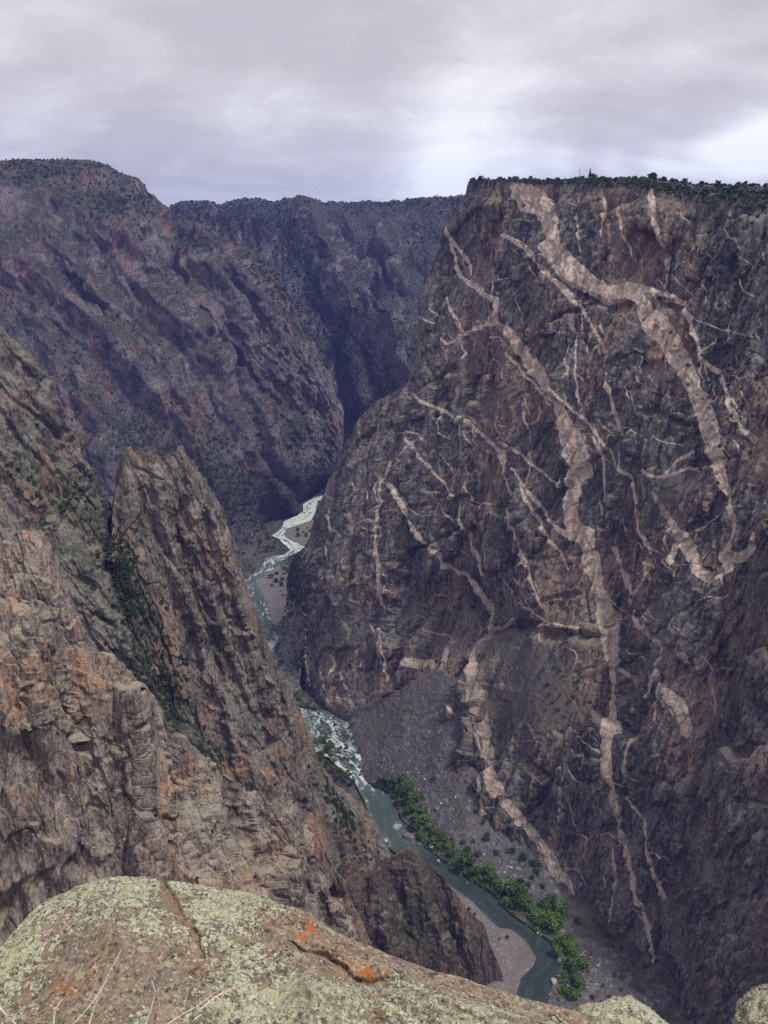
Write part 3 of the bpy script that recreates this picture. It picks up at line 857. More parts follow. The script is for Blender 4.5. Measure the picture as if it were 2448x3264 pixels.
RA = [(60, 90, [(400, 660), (380, 780), (473, 906), (582, 1041), (641, 1126), (743, 1244), (835, 1396), (870, 1500)]),
      (58, 80, [(610, 755), (624, 780), (616, 822), (667, 923), (760, 1024), (844, 1160), (928, 1328), (1000, 1470)]),
      (48, 70, [(20, 760), (110, 873), (228, 991), (338, 1075), (422, 1185), (510, 1300), (640, 1460)]),
      (44, 60, [(760, 880), (852, 1060), (861, 1180), (911, 1328), (954, 1480)]),
      (34, 60, [(230, 1160), (278, 1286), (320, 1400), (350, 1560)]),
      (28, 55, [(40, 900), (110, 980), (169, 1100), (210, 1250), (240, 1400)]),
      (24, 50, [(290, 760), (290, 900), (330, 980)]),
      (26, 50, [(560, 1230), (600, 1350), (680, 1500), (740, 1650)]),
      (24, 45, [(850, 1270), (870, 1420), (900, 1560), (930, 1630)]),
      (-26, 45, [(545, 700), (560, 860), (600, 960), (680, 1070), (760, 1200), (800, 1330)]),
      (-24, 40, [(110, 760), (230, 900), (360, 1030)])]
P = add_ridges(P, RA, 440)
P = displace(P, [('fbm', 160, 260, 6, 2, .5), ('rib', 105, 420, 46, .55, .42), ('rib', 44, 200, 22, .6, .36), ('rib', 19, 90, 9, .7, .3), ('fac', 16, 42, 5, 1.2, .1, .4), ('fac', 7, 17, 3.0, 1.2, .15, .35)], 440, e1=np.array([.8, .6, 0]), seed=7, crest=460, cmin=.45)
x, y = project(P)
gA = np.clip(1.1 * gauss(x, y, 1000, 1560, 200, 70, -.4) + .9 * gauss(x, y, 700, 1560, 330, 90, .6) + .8 * gauss(x, y, 380, 640, 160, 40) + .6 * gauss(x, y, 100, 540, 250, 40) + .6 * gauss(x, y, 850, 870, 40, 160, -.6) + .7 * gauss(x, y, 640, 770, 60, 30), 0, 1)
far_A = P
tag(grid_mesh('far_canyon_wall', P, M_far, {'green': gA * .9}), 'tall hazy mountain wall of steep spurs at far left', 'mountain', kind='structure')

# ------------------------------------------------------------------ DISTANT BACK WALL
crestB = [(200, 660, 3000), (480, 668, 2950), (540, 664, 2900), (578, 642, 2850), (608, 641, 2850), (640, 650, 2850), (672, 647, 2850), (692, 660, 2850), (730, 645, 2850), (780, 637, 2850), (830, 633, 2850), (870, 645, 2850), (905, 638, 2850), (930, 645, 2840), (958, 632, 2830), (1000, 643, 2820), (1055, 648, 2800), (1130, 645, 2760), (1220, 645, 2720), (1300, 637, 2700), (1390, 627, 2650), (1480, 622, 2600), (1700, 615, 2500), (2100, 620, 2400)]
rows = [[(300, 1560, -604.), (900, 1530, -604.), (1040, 1520, -604.), (1110, 1500, -604.), (1250, 1500, -604.), (1500, 1560, -604.), (1900, 1620, -604.)],
        [(300, 1200, 2250), (900, 1200, 2250), (1080, 1290, 2180), (1160, 1280, 2150), (1300, 1250, 2080), (1500, 1200, 2030), (2000, 1200, 1950)],
        [(250, 900, 2560), (800, 890, 2560), (1000, 930, 2540), (1150, 930, 2480), (1350, 900, 2400), (1550, 880, 2300), (2050, 880, 2200)],
        crestB,
        [(x, y + 5, d + 900) for x, y, d in crestB]]
P = loft(rows, 480, [150, 130, 110, 25], smooth=5)
RB = [(90, 85, [(954, 680), (975, 720), (1038, 780), (1089, 873), (1114, 949), (1160, 1030), (1230, 1120)]),
      (130, 110, [(1180, 1000), (1240, 1045), (1310, 1115), (1340, 1250)]),
      (60, 60, [(1250, 700), (1240, 800), (1300, 900), (1330, 1000)]),
      (60, 60, [(780, 680), (800, 720), (880, 800)]),
      (50, 55, [(650, 680), (680, 720), (780, 760)]),
      (50, 55, [(1100, 690), (1130, 760), (1200, 860), (1230, 950)]),
      (34, 55, [(1130, 1080), (1150, 1180), (1190, 1300)]),
      (-25, 70, [(920, 800), (1000, 950), (1060, 1100), (1110, 1250), (1120, 1400)])]
P = add_ridges(P, RB, 380, seed=9)
P = displace(P, [('fbm', 200, 260, 8, 2, .3), ('rib', 130, 420, 36, .6, .35), ('rib', 55, 220, 24, .65, .3), ('rib', 24, 100, 10, .7, .25), ('fac', 20, 48, 6, 1.2, .12, .3), ('fac', 9, 20, 3.6, 1.2, .16, .3)], 380, e1=np.array([1., 0, 0]), seed=11, crest=390, cmin=.3)
x, y = project(P)
gB = np.clip(1.0 * gauss(x, y, 1010, 950, 70, 330, -.42) + .9 * gauss(x, y, 1290, 1090, 110, 40, .7) + .9 * gauss(x, y, 1100, 1380, 70, 120, -.3) + .8 * gauss(x, y, 650, 690, 160, 40) + .6 * gauss(x, y, 850, 720, 120, 60, .5) + .6 * gauss(x, y, 1280, 650, 260, 18), 0, 1)
far_B = P
tag(grid_mesh('distant_canyon_wall', P, M_back, {'green': gB * .5}), 'hazy blue canyon wall closing the view behind the river bend', 'mountain', kind='structure')

# ------------------------------------------------------------------ LEFT MID SLOPE (between the far mountain and the pinnacle)
crestC = [(-500, 900, 700), (-200, 980, 690), (0, 1048, 680), (18, 1084, 680), (36, 1096, 680), (72, 1108, 678), (90, 1145, 676), (102, 1187, 675), (121, 1223, 674), (175, 1241, 672), (193, 1283, 670), (205, 1350, 670), (229, 1398, 668), (253, 1470, 668), (265, 1506, 666), (301, 1530, 664), (338, 1585, 662), (368, 1633, 660), (386, 1669, 660), (450, 1790, 650), (540, 2000, 620), (640, 2250, 590), (760, 2500, 560)]
rows = [[(-500, 2200, 500), (-200, 2200, 500), (0, 2220, 500), (200, 2260, 505), (380, 2350, 515), (560, 2480, 525), (700, 2580, 530), (800, 2650, 532)],
        [(-500, 1800, 545), (-200, 1800, 545), (0, 1800, 545), (180, 1860, 545), (330, 1960, 545), (470, 2130, 545), (600, 2330, 542), (700, 2480, 542)],
        [(-500, 1400, 610), (-200, 1420, 610), (0, 1450, 610), (100, 1540, 606), (230, 1680, 600), (380, 1830, 590), (520, 2080, 575), (660, 2380, 555)],
        crestC,
        [(x - 30, y + 130, d + 90) for x, y, d in crestC]]
P = loft(rows, 560, [130, 130, 150, 40], smooth=4)
RC = [(14, 60, [(0, 1090), (90, 1200), (150, 1330), (220, 1480), (260, 1600), (330, 1720), (420, 1900)]),
      (12, 50, [(0, 1450), (60, 1580), (150, 1680)]),
      (10, 45, [(200, 1700), (280, 1850), (370, 2000), (440, 2150)]),
      (9, 40, [(120, 1450), (180, 1560), (260, 1700), (330, 1850)]),
      (-14, 80, [(390, 1700), (480, 1900), (560, 2100), (640, 2350)])]
P = add_ridges(P, RC, 400, seed=15)
P = displace(P, [('fbm', 60, 90, 3, 2, .4), ('fac', 26, 70, 5, 1.2, .06, .4), ('rib', 20, 120, 5, .6, .4), ('fac', 9, 24, 2.6, 1.3, .08, .4), ('rib', 6, 45, 1.6, .7, .35), ('fac', 3.4, 8, 1.2, 1.3, .12, .35), ('fac', 1.5, 3.4, .5, 1.3, .18, .3)], 400, e1=np.array([.8, .6, 0]), seed=17, crest=410)
x, y = project(P)
gC = np.clip(1.2 * gauss(x, y, 560, 2150, 110, 330, -.45) + .9 * gauss(x, y, 470, 1850, 60, 200, -.35) + .8 * gauss(x, y, 200, 1580, 130, 50, .5) + .6 * gauss(x, y, 60, 1500, 60, 50), 0, 1)
mid_C, gC_ = P, gC
tag(grid_mesh('left_slope', P, M_mid, {'green': gC * .55}), 'grey ridge of broken rock descending from the left edge behind the pinnacle', 'rock ridge', kind='structure')

# small reddish fin in front of it
crest = [(-60, 1800, 440), (0, 1741, 440), (25, 1715, 440), (60, 1693, 440), (115, 1693, 438), (139, 1699, 437), (163, 1741, 436), (175, 1783, 435), (199, 1844, 433), (223, 1916, 430), (241, 1964, 428), (270, 2010, 426), (285, 2080, 424)]
rows = [[(-60, 2150, 400), (40, 2150, 400), (140, 2150, 400), (240, 2160, 402), (290, 2190, 405)],
        [(-60, 1950, 420), (20, 1900, 418), (80, 1880, 412), (150, 1900, 412), (230, 2020, 414), (288, 2130, 414)], crest,
        [(x - 12, y + 90, d + 30) for x, y, d in crest]]
P = loft(rows, 260, [100, 100, 30], smooth=2)
P = displace(P, [('fbm', 22, 40, 2.4, 3), ('fac', 9, 22, 2.6, 1.0, .14, .2), ('ridge', 5, 16, 1.1, 3, .2), ('fac', 3.2, 7, 1.1, 1.0, .18, .2), ('fac', 1.3, 2.6, .5, 1.1, .2, .2)], 200, e1=np.array([.9, .4, 0]), seed=19, crest=200)
tag(grid_mesh('red_fin', P, M_near, {'green': np.zeros(P.shape[:2])}), 'small reddish rock fin above the orange cliff at the left edge', 'rock fin', kind='structure')

crest = [(782, 2580, 316), (800, 2520, 317), (817, 2490, 318), (836, 2448, 319), (852, 2446, 319), (868, 2470, 319), (890, 2495, 319), (911, 2514, 319), (930, 2545, 319), (948, 2579, 319), (970, 2650, 318)]
rows = [[(780, 2720, 306), (850, 2740, 306), (920, 2760, 307), (985, 2780, 308)], [(781, 2620, 312), (840, 2590, 311), (900, 2620, 311), (975, 2700, 312)], crest, [(x - 6, y + 60, d + 16) for x, y, d in crest]]
P = loft(rows, 200, [90, 90, 30], smooth=2)
P = displace(P, [('fbm', 14, 24, 1.2, 2), ('fac', 6, 14, 1.5, 1.2, .06, .2), ('fac', 2.4, 6, .6, 1.4, .1, .2), ('fac', 1, 2.4, .25, 1.5, .15, .2)], 180, e1=np.array([.9, .4, 0]), seed=20, crest=180)
tag(grid_mesh('rock_spike', P, M_near, {'green': np.zeros(P.shape[:2])}), 'small pointed crag sticking up from the sloping crest of the near cliff', 'rock spike', kind='structure')

# ------------------------------------------------------------------ PINNACLE RIDGE
crestD = [(352, 1790, 575), (358, 1690, 588), (362, 1597, 600), (371, 1542, 606), (392, 1520, 608), (398, 1482, 610), (397, 1445, 612), (413, 1422, 612), (424, 1440, 612), (434, 1446, 612), (446, 1428, 612), (476, 1426, 612), (494, 1449, 612), (518, 1453, 612), (530, 1438, 612), (558, 1449, 612), (570, 1419, 612), (582, 1421, 612), (594, 1449, 613), (621, 1472, 614), (627, 1494, 615), (648, 1530, 616), (666, 1555, 618),
          (687, 1579, 620), (711, 1621, 622), (729, 1687, 625), (753, 1760, 628), (777, 1826, 631), (802, 1904, 635), (826, 1976, 638), (849, 2029, 641), (872, 2074, 644), (894, 2133, 647), (926, 2192, 651), (958, 2260, 655), (994, 2359, 661), (1012, 2418, 664), (1072, 2499, 670), (1120, 2535, 674), (1163, 2570, 678), (1205, 2632, 682), (1245, 2720, 684)]
rows = [[(352, 1800, 575), (400, 2000, 560), (480, 2250, 548), (640, 2550, 542), (800, 2780, 540), (950, 3000, 545), (1080, 3150, 552), (1180, 3250, 560)],
        [(352, 1795, 578), (440, 1880, 568), (560, 2050, 564), (700, 2300, 564), (860, 2550, 570), (1000, 2740, 582), (1120, 2860, 600), (1220, 2920, 615)],
        [(352, 1792, 572), (400, 1700, 590), (520, 1650, 596), (610, 1700, 598), (700, 1900, 600), (800, 2120, 608), (900, 2330, 620), (1000, 2500, 632), (1100, 2620, 640), (1180, 2680, 655), (1240, 2740, 670)],
        crestD,
        [(x - (10 if i < 4 else 25), y + 70, d + 45) for i, (x, y, d) in enumerate(crestD)],
        [(x - 40, y + 320, d + 130) for i, (x, y, d) in enumerate(crestD)]]
P = loft(rows, 700, [150, 150, 170, 25, 20], smooth=2)
RD = [(16, 55, [(630, 1560), (650, 1660), (690, 1800), (740, 1980), (800, 2150), (880, 2330), (960, 2520)]),
      (9, 35, [(490, 1500), (505, 1620), (540, 1750), (600, 1950), (640, 2050)]),
      (-10, 35, [(570, 1560), (580, 1680), (620, 1850), (690, 2050), (760, 2250)]),
      (10, 40, [(640, 2100), (720, 2300), (800, 2480), (900, 2700), (980, 2850)]),
      (-9, 30, [(780, 2080), (850, 2270), (930, 2480)]),
      (8, 30, [(410, 1520), (402, 1620), (400, 1750)])]
P = add_ridges(P, RD, 450, seed=21)
P = displace(P, [('fbm', 50, 110, 2, 2, .25), ('fac', 20, 80, 4.0, 1.2, .05, .22), ('rib', 13, 160, 3.6, .5, .2), ('fac', 8, 26, 2.2, 1.3, .07, .2), ('rib', 4.6, 60, 1.4, .7, .18), ('fac', 3.2, 9, .95, 1.4, .1, .18), ('fac', 1.4, 4, .45, 1.4, .15, .15)], 450, e1=np.array([.9, .4, 0]), seed=23, crest=470)
x, y = project(P)
gD = np.clip(.9 * gauss(x, y, 430, 1900, 50, 170, -.3) + 1.0 * gauss(x, y, 520, 2180, 60, 200, -.4) + .8 * gauss(x, y, 1080, 2580, 30, 100, -.7) + .7 * gauss(x, y, 1130, 2700, 40, 110, -.5), 0, 1)
pin_D = P
tag(grid_mesh('pinnacle_ridge', P, M_pin, {'green': gD * .5}), 'jagged flat-topped rock pinnacle whose ridge falls to the river', 'rock pinnacle', kind='structure')

# ------------------------------------------------------------------ DARK FIN by the lower river
crestE = [(1040, 2800, 520), (1085, 2752, 530), (1115, 2744, 535), (1140, 2775, 538), (1181, 2762, 542), (1223, 2733, 548), (1259, 2722, 553), (1301, 2703, 560), (1325, 2708, 562), (1362, 2746, 562), (1410, 2788, 561), (1446, 2842, 560), (1482, 2891, 558), (1542, 2945, 556), (1561, 3005, 552), (1585, 3059, 550), (1605, 3110, 548), (1612, 3170, 546), (1625, 3300, 540)]
rows = [[(1000, 3350, 490), (1150, 3420, 495), (1300, 3450, 500), (1450, 3450, 505), (1600, 3430, 520)],
        [(1030, 3000, 512), (1130, 3020, 518), (1250, 3040, 526), (1380, 3080, 534), (1500, 3180, 536), (1610, 3380, 532)],
        crestE,
        [(x - 30, y + 90, d + 22) for x, y, d in crestE],
        [(x - 70, y + 300, d + 60) for x, y, d in crestE]]
P = loft(rows, 420, [120, 220, 25, 15], smooth=3)
RE = [(7, 35, [(1180, 2764), (1200, 2900), (1260, 3050)]), (7, 35, [(1300, 2705), (1340, 2850), (1400, 3000), (1440, 3150)]), (6, 28, [(1440, 2850), (1480, 2980), (1520, 3100)]), (-7, 30, [(1250, 2740), (1280, 2880), (1330, 3050)]), (-5, 25, [(1400, 2800), (1440, 2950), (1480, 3100)])]
P = add_ridges(P, RE, 330, seed=25)
P = displace(P, [('fbm', 30, 70, 1.5, 2, -.1), ('fac', 14, 60, 2.4, 1.2, .05, -.12), ('rib', 9, 120, 2.4, .5, -.1), ('fac', 5, 18, 1.3, 1.3, .07, -.1), ('rib', 3.4, 50, .9, .7, -.08), ('fac', 2.0, 6, .6, 1.4, .12, -.08)], 330, e1=np.array([.95, .3, 0]), seed=27, crest=340)
x, y = project(P)
tag(grid_mesh('dark_fin', P, M_fin, {'green': .5 * gauss(x, y, 1330, 2950, 90, 120)}), 'dark brown rock fin standing beside the grey gravel bar', 'rock fin', kind='structure')

# ------------------------------------------------------------------ NEAR LEFT CLIFF
crestF = [(-600, 1830, 260), (-200, 1850, 265), (0, 1868, 270), (96, 1916, 270), (150, 1925, 270), (187, 1940, 270), (193, 1988, 271), (217, 2050, 273), (250, 2062, 274), (289, 2065, 276), (354, 2094, 278), (380, 2125, 280), (405, 2137, 282), (463, 2195, 285), (506, 2260, 289), (521, 2297, 291), (579, 2340, 295), (637, 2405, 300), (655, 2441, 302), (709, 2456, 306), (767, 2492, 311), (803, 2521, 314), (850, 2556, 319), (900, 2592, 323), (940, 2618, 326), (991, 2637, 328), (1027, 2694, 332), (1071, 2781, 336), (1114, 2854, 340), (1157, 2933, 344), (1186, 3005, 347), (1215, 3090, 350), (1260, 3250, 352)]
rows = [[(-600, 3150, 228), (-200, 3200, 228), (0, 3250, 228), (300, 3300, 232), (600, 3350, 240), (850, 3450, 252), (1000, 3550, 268), (1150, 3650, 285)],
        [(-600, 2700, 238), (-200, 2700, 240), (0, 2700, 241), (250, 2720, 245), (450, 2760, 252), (650, 2820, 262), (820, 2900, 275), (980, 3050, 292), (1120, 3300, 308), (1220, 3500, 315)],
        [(-600, 2200, 250), (-200, 2200, 253), (0, 2210, 256), (150, 2230, 258), (300, 2300, 263), (450, 2420, 271), (600, 2560, 282), (760, 2650, 296), (880, 2720, 308), (1000, 2850, 320), (1100, 2990, 331), (1180, 3130, 339), (1240, 3300, 341)],
        crestF,
        [(x - 10, y + 25, d + 14) for x, y, d in crestF],
        [(x - 60, y + 330, d + 70) for x, y, d in crestF]]
P = loft(rows, 760, [110, 260, 210, 14, 20], smooth=2)
RF = [(5, 45, [(354, 2100), (400, 2250), (430, 2420), (450, 2600), (520, 2800)]), (6, 50, [(640, 2420), (660, 2560), (690, 2700), (720, 2850)]), (5, 40, [(815, 2540), (850, 2680), (900, 2800), (960, 2950)]),
      (-6, 40, [(240, 2100), (250, 2300), (290, 2480), (330, 2700)]), (5, 50, [(100, 1930), (110, 2080), (140, 2250), (160, 2450)]), (-5, 35, [(540, 2330), (580, 2500), (590, 2700), (640, 2850)]), (6, 40, [(940, 2640), (990, 2780), (1060, 2930), (1120, 3050)]), (-4, 30, [(750, 2500), (790, 2650), (850, 2850)])]
P = add_ridges(P, RF, 560, seed=29)
P = displace(P, [('fbm', 34, 60, 2.0, 2, .1), ('fac', 19, 44, 5.5, 1.2, .04, .1), ('rib', 10, 110, 3.0, .5, .06), ('fac', 6.5, 18, 2.0, 1.4, .05, .06), ('rib', 2.6, 36, .55, .7, .05), ('fac', 2.3, 6.5, .5, 1.5, .08, .05), ('fac', .9, 2.4, .22, 1.5, .12, .05)], 560, e1=np.array([.85, .5, 0]), seed=31, crest=580, soft=2)
tag(grid_mesh('near_cliff', P, M_near, {'green': np.zeros(P.shape[:2])}), 'orange-brown near cliff with pale ledges filling the lower left', 'cliff', kind='structure')
near_F = P

# ------------------------------------------------------------------ CANYON FLOOR, RIVER, BARS
fl = np.stack(np.meshgrid(np.linspace(-2800, 2800, 121), np.linspace(-800, 4600, 121)), -1)
flz = np.full(fl.shape[:2], RIVER_Z - 3.0)
P = np.concatenate([fl, flz[..., None]], -1)
tag(grid_mesh('canyon_floor', P, M_floor), 'brown rocky floor of the canyon under the river', 'ground', kind='structure')

LB = [Z5((p[0], p[1], 0)) for p in [(790, 60), (720, 135), (680, 180), (600, 240), (600, 290), (560, 320), (470, 360), (440, 410), (380, 460), (430, 485), (480, 530), (510, 560), (470, 590), (340, 620), (300, 690), (190, 770), (140, 900)]] \
    + [(760, 1960, 0), (800, 2060, 0), (820, 2160, 0), (850, 2220, 0), (910, 2275, 0), (955, 2310, 0), (985, 2360, 0), (1012, 2385, 0), (1062, 2415, 0), (1093, 2450, 0), (1134, 2490, 0), (1169, 2545, 0), (1199, 2619, 0), (1241, 2690, 0), (1300, 2735, 0), (1360, 2770, 0), (1440, 2818, 0), (1512, 2867, 0), (1567, 2927, 0), (1597, 2954, 0), (1633, 2957, 0), (1681, 2993, 0), (1717, 3047, 0), (1705, 3078, 0), (1669, 3114, 0), (1657, 3162, 0), (1640, 3264, 0), (1600, 3450, 0)]
RB_ = [Z5((p[0], p[1], 0)) for p in [(800, 80), (745, 140), (735, 200), (690, 215), (670, 300), (640, 350), (530, 390), (470, 410), (455, 450), (500, 490), (560, 515), (600, 540), (545, 580), (490, 605), (380, 690), (310, 740), (250, 785), (300, 870), (340, 960), (372, 1080), (360, 1110), (425, 1170), (395, 1250)]] \
    + [(862, 2100, 0), (880, 2190, 0), (925, 2248, 0), (1010, 2252, 0), (1053, 2278, 0), (1107, 2295, 0), (1134, 2359, 0), (1152, 2404, 0), (1157, 2472, 0), (1170, 2494, 0), (1240, 2529, 0), (1260, 2565, 0), (1277, 2613, 0), (1320, 2662, 0), (1374, 2716, 0), (1458, 2776, 0), (1579, 2855, 0), (1627, 2915, 0), (1681, 2951, 0), (1760, 3005, 0), (1784, 3070, 0), (1775, 3120, 0), (1741, 3192, 0), (1730, 3264, 0), (1720, 3450, 0)]


def world_strip(L, R, n, m, z):
    L = at_z([p[0] for p in L], [p[1] for p in L], z)
    R = at_z([p[0] for p in R], [p[1] for p in R], z)

    def rs(A):
        # parameter along the valley: pixel row order, monotone in index weighted by length
        d = np.concatenate([[0], np.cumsum(np.linalg.norm(np.diff(A, axis=0), axis=1))])
        return d / d[-1], A
    out = []
    for A in (L, R):
        d, A = rs(A)
        T = np.linspace(0, 1, n)
        out.append(np.stack([np.interp(T, d, A[:, k]) for k in range(3)], -1))
    t = np.linspace(0, 1, m)[None, :, None]
    return out[0][:, None] * (1 - t) + out[1][:, None] * t


Lc = [0, 16, 27, 34, 44]  # matching stations on both banks
Ls = [LB[i] for i in range(len(LB))]
# split in reaches so that the banks stay matched
reaches = [(LB[:10], RB_[:10]), (LB[9:16], RB_[9:17]), (LB[15:21], RB_[16:26]), (LB[20:28], RB_[25:33]), (LB[27:], RB_[32:])]
parts = []
for i, (a, b) in enumerate(reaches):
    s = world_strip(a, b, 140, 40, RIVER_Z)
    parts.append(s if i == 0 else s[1:])
P = np.concatenate(parts, 0)
P = np.concatenate([P[:, :1] + (P[:, :1] - P[:, 1:2]) * 6, P, P[:, -1:] + (P[:, -1:] - P[:, -2:-1]) * 1.5], 1)
x, y = project(P)
foam = np.interp(y, [1500, 1560, 1640, 1700, 1760, 1800, 1850, 2000, 2040, 2060, 2100, 2230, 2260, 2440, 2480, 2530, 2600, 2660, 2690, 2730, 3300],
                 [.75, .8, .95, .8, .8, .62, .55, .5, .75, .95, .9, .7, .62, .66, .8, .42, .36, .42, .45, .1, .02])
edge = np.abs(np.linspace(-1, 1, P.shape[1]))[None]
foam = foam + .16 * np.clip((edge - .93) * 14, 0, 1) * (y > 2500)
P[..., 2] += fbm(np.stack([P[..., 0] / 5, P[..., 1] / 5, P[..., 0] * 0], -1), 3, 77) * .5 * np.clip(foam, 0, 1)
fv = np.concatenate([[0], np.cumsum(np.linalg.norm(np.diff(P[:, P.shape[1] // 2], axis=0), axis=1))])[:, None] + 0 * foam
fu = np.concatenate([np.zeros((P.shape[0], 1)), np.cumsum(np.linalg.norm(np.diff(P, axis=1), axis=2), axis=1)], 1)
river = grid_mesh('river', P, M_water, {'foam': foam, 'flow_u': fu, 'flow_v': fv}, smooth=True)
tag(river, 'green river with white rapids winding along the canyon bottom', 'river', kind='structure')


def ground_sheet(name, rows, nu, segs, mat, label, cat, noise=1.2, trail=None, seed=1, kind='structure'):
    P = loft(rows, nu, segs, smooth=3)
    Q = P / 9.0
    P[..., 2] += fbm(Q, 5, seed, gain=.6) * noise
    x, y = project(P)
    tr = trail(x, y) if trail else np.zeros(P.shape[:2])
    o = grid_mesh(name, P, mat, {'trail': tr})
    tag(o, label, cat, kind=kind)
    return P


# big gravel bar beside the dark fin
bank = [(1380, 2775), (1440, 2820), (1512, 2869), (1567, 2929), (1597, 2956), (1633, 2959), (1681, 2995), (1715, 3047), (1703, 3078), (1667, 3112), (1655, 3162), (1636, 3264), (1590, 3450)]
ground_sheet('gravel_bar', [[(x + 3, y + 1, RIVER_Z - 1.0) for x, y in bank], [(x - 12, y + 8, RIVER_Z + .55) for x, y in bank], [(1330, 2840, RIVER_Z + 1.6), (1420, 2940, RIVER_Z + 1.8), (1500, 3050, RIVER_Z + 2), (1540, 3150, RIVER_Z + 2), (1560, 3260, RIVER_Z + 2), (1520, 3450, RIVER_Z + 2)]],
             300, [20, 90], M_bar, 'grey gravel bar curving along the inside of the lower river bend', 'gravel bar', .35,
             lambda x, y: np.clip(1.2 * gauss(x, y, 1680, 3040, 26, 70, .5) + .9 * gauss(x, y, 1640, 3120, 18, 60, .2) - .2, 0, 1), seed=3)
# far gravel bar
far_bar = ground_sheet('gravel_bar', [[(x - 2, y + 1, RIVER_Z - 1.0) for x, y in [(922, 1772), (870, 1812), (838, 1836), (812, 1855), (835, 1893), (853, 1934), (868, 1990), (862, 2004), (892, 2030)]],
                            [(x + 4, y + 1, RIVER_Z + .8) for x, y in [(922, 1772), (870, 1812), (838, 1836), (814, 1855), (836, 1893), (853, 1934), (868, 1990), (864, 2004), (892, 2030)]],
                            [(950, 1762, RIVER_Z + 2), (925, 1840, RIVER_Z + 4), (940, 1900, RIVER_Z + 4), (960, 1960, RIVER_Z + 3), (985, 2020, RIVER_Z + 3)]],
             160, [10, 60], M_bar, 'far gravel bar beside the upper river, fringed with dark green shrubs', 'gravel bar', .5,
             lambda x, y: np.clip(1.3 * gauss(x, y, 850, 1835, 22, 20, .5), 0, 1), seed=4)
# green spit in the far meander
ground_sheet('gravel_bar', [[(x - 3, y, RIVER_Z - .8) for x, y in [(1000, 1655), (940, 1677), (913, 1687), (907, 1703), (926, 1721), (953, 1733), (974, 1745)]],
                            [(x + 2, y + 1, RIVER_Z + .8) for x, y in [(1000, 1655), (940, 1679), (916, 1688), (911, 1703), (928, 1720), (953, 1732), (974, 1744)]],
                            [(1010, 1660, RIVER_Z + 2), (985, 1690, RIVER_Z + 2), (1000, 1720, RIVER_Z + 3), (1010, 1745, RIVER_Z + 3)]], 90, [6, 30], M_bar,
             'narrow green-edged gravel spit at the far river meander', 'gravel bar', .5, lambda x, y: .9 + 0 * x, seed=6)


def wall_pts(pts, off):
    W = on_wall(np.array([p[0] for p in pts], float), np.array([p[1] for p in pts], float), off)
    return [(p[0], p[1], w[1]) for p, w in zip(pts, W)]


bankR = [(1075, 2285), (1107, 2297), (1134, 2361), (1152, 2406), (1157, 2474), (1172, 2494), (1242, 2529), (1262, 2565), (1279, 2613), (1322, 2662), (1376, 2716), (1460, 2776), (1581, 2855), (1629, 2915), (1683, 2951), (1762, 3005), (1786, 3070), (1777, 3120), (1743, 3192), (1732, 3264), (1722, 3450)]
top = wall_pts([(1125, 2268), (1180, 2245), (1250, 2215), (1330, 2170), (1385, 2140), (1420, 2140), (1455, 2190), (1490, 2250), (1500, 2330), (1520, 2420), (1565, 2480), (1580, 2590), (1640, 2670), (1725, 2752), (1810, 2882), (1904, 2975), (1994, 3022), (2080, 3090), (2140, 3150), (2215, 3165), (2240, 3420)], 4)
m1 = [(a[0] * .55 + b[0] * .45, a[1] * .55 + b[1] * .45, None) for a, b in zip(bankR, top)]
bw = at_z([p[0] for p in bankR], [p[1] for p in bankR], RIVER_Z + 3)
tw = at_y([p[0] for p in top], [p[1] for p in top], [p[2] for p in top])
mw = bw * .55 + tw * .45
mw[:, 2] = bw[:, 2] * .62 + tw[:, 2] * .38
mx, my = project(mw)
mid = [(a, b, w[1]) for a, b, w in zip(mx, my, mw)]
scree = ground_sheet('scree_slope', [[(x - 6, y, RIVER_Z - 2.0) for x, y in bankR], [(x + 3, y - 2, RIVER_Z + 2.5) for x, y in bankR], mid, top, [(x + 10, y - 20, d + 40) for x, y, d in top]],
                     620, [16, 170, 200, 8], M_scree, 'grey scree fan and rubble bank at the foot of the veined wall', 'scree', 2.2,
                     lambda x, y: np.clip(1.1 * gauss(x, y, 1230, 2300, 24, 170, .95) + .5 * gauss(x, y, 1330, 2210, 16, 120, .9) + .7 * gauss(x, y, 1490, 2480, 60, 90, -.4), 0, 1), seed=5)
# talus bank on the right side of the upper river, under the wall's left end
talus = ground_sheet('talus_bank', [[(x - 4, y, RIVER_Z - 2.0) for x, y in [(880, 1990), (864, 2004), (892, 2030), (876, 2065), (862, 2100), (880, 2190), (930, 2247), (1010, 2262)]],
                            [(x + 2, y - 2, RIVER_Z + 2.5) for x, y in [(880, 1990), (864, 2004), (892, 2030), (876, 2065), (862, 2100), (880, 2190), (930, 2247), (1010, 2262)]],
                            [(945, 1958, 1120), (975, 1990, 1090), (985, 2030, 1070), (975, 2080, 1050), (960, 2130, 1030), (955, 2180, 1010), (970, 2225, 985), (1030, 2262, 950)]], 200, [10, 120], M_scree,
             'shrubby talus bank between the upper river and the wall', 'scree', 2.0, seed=8)

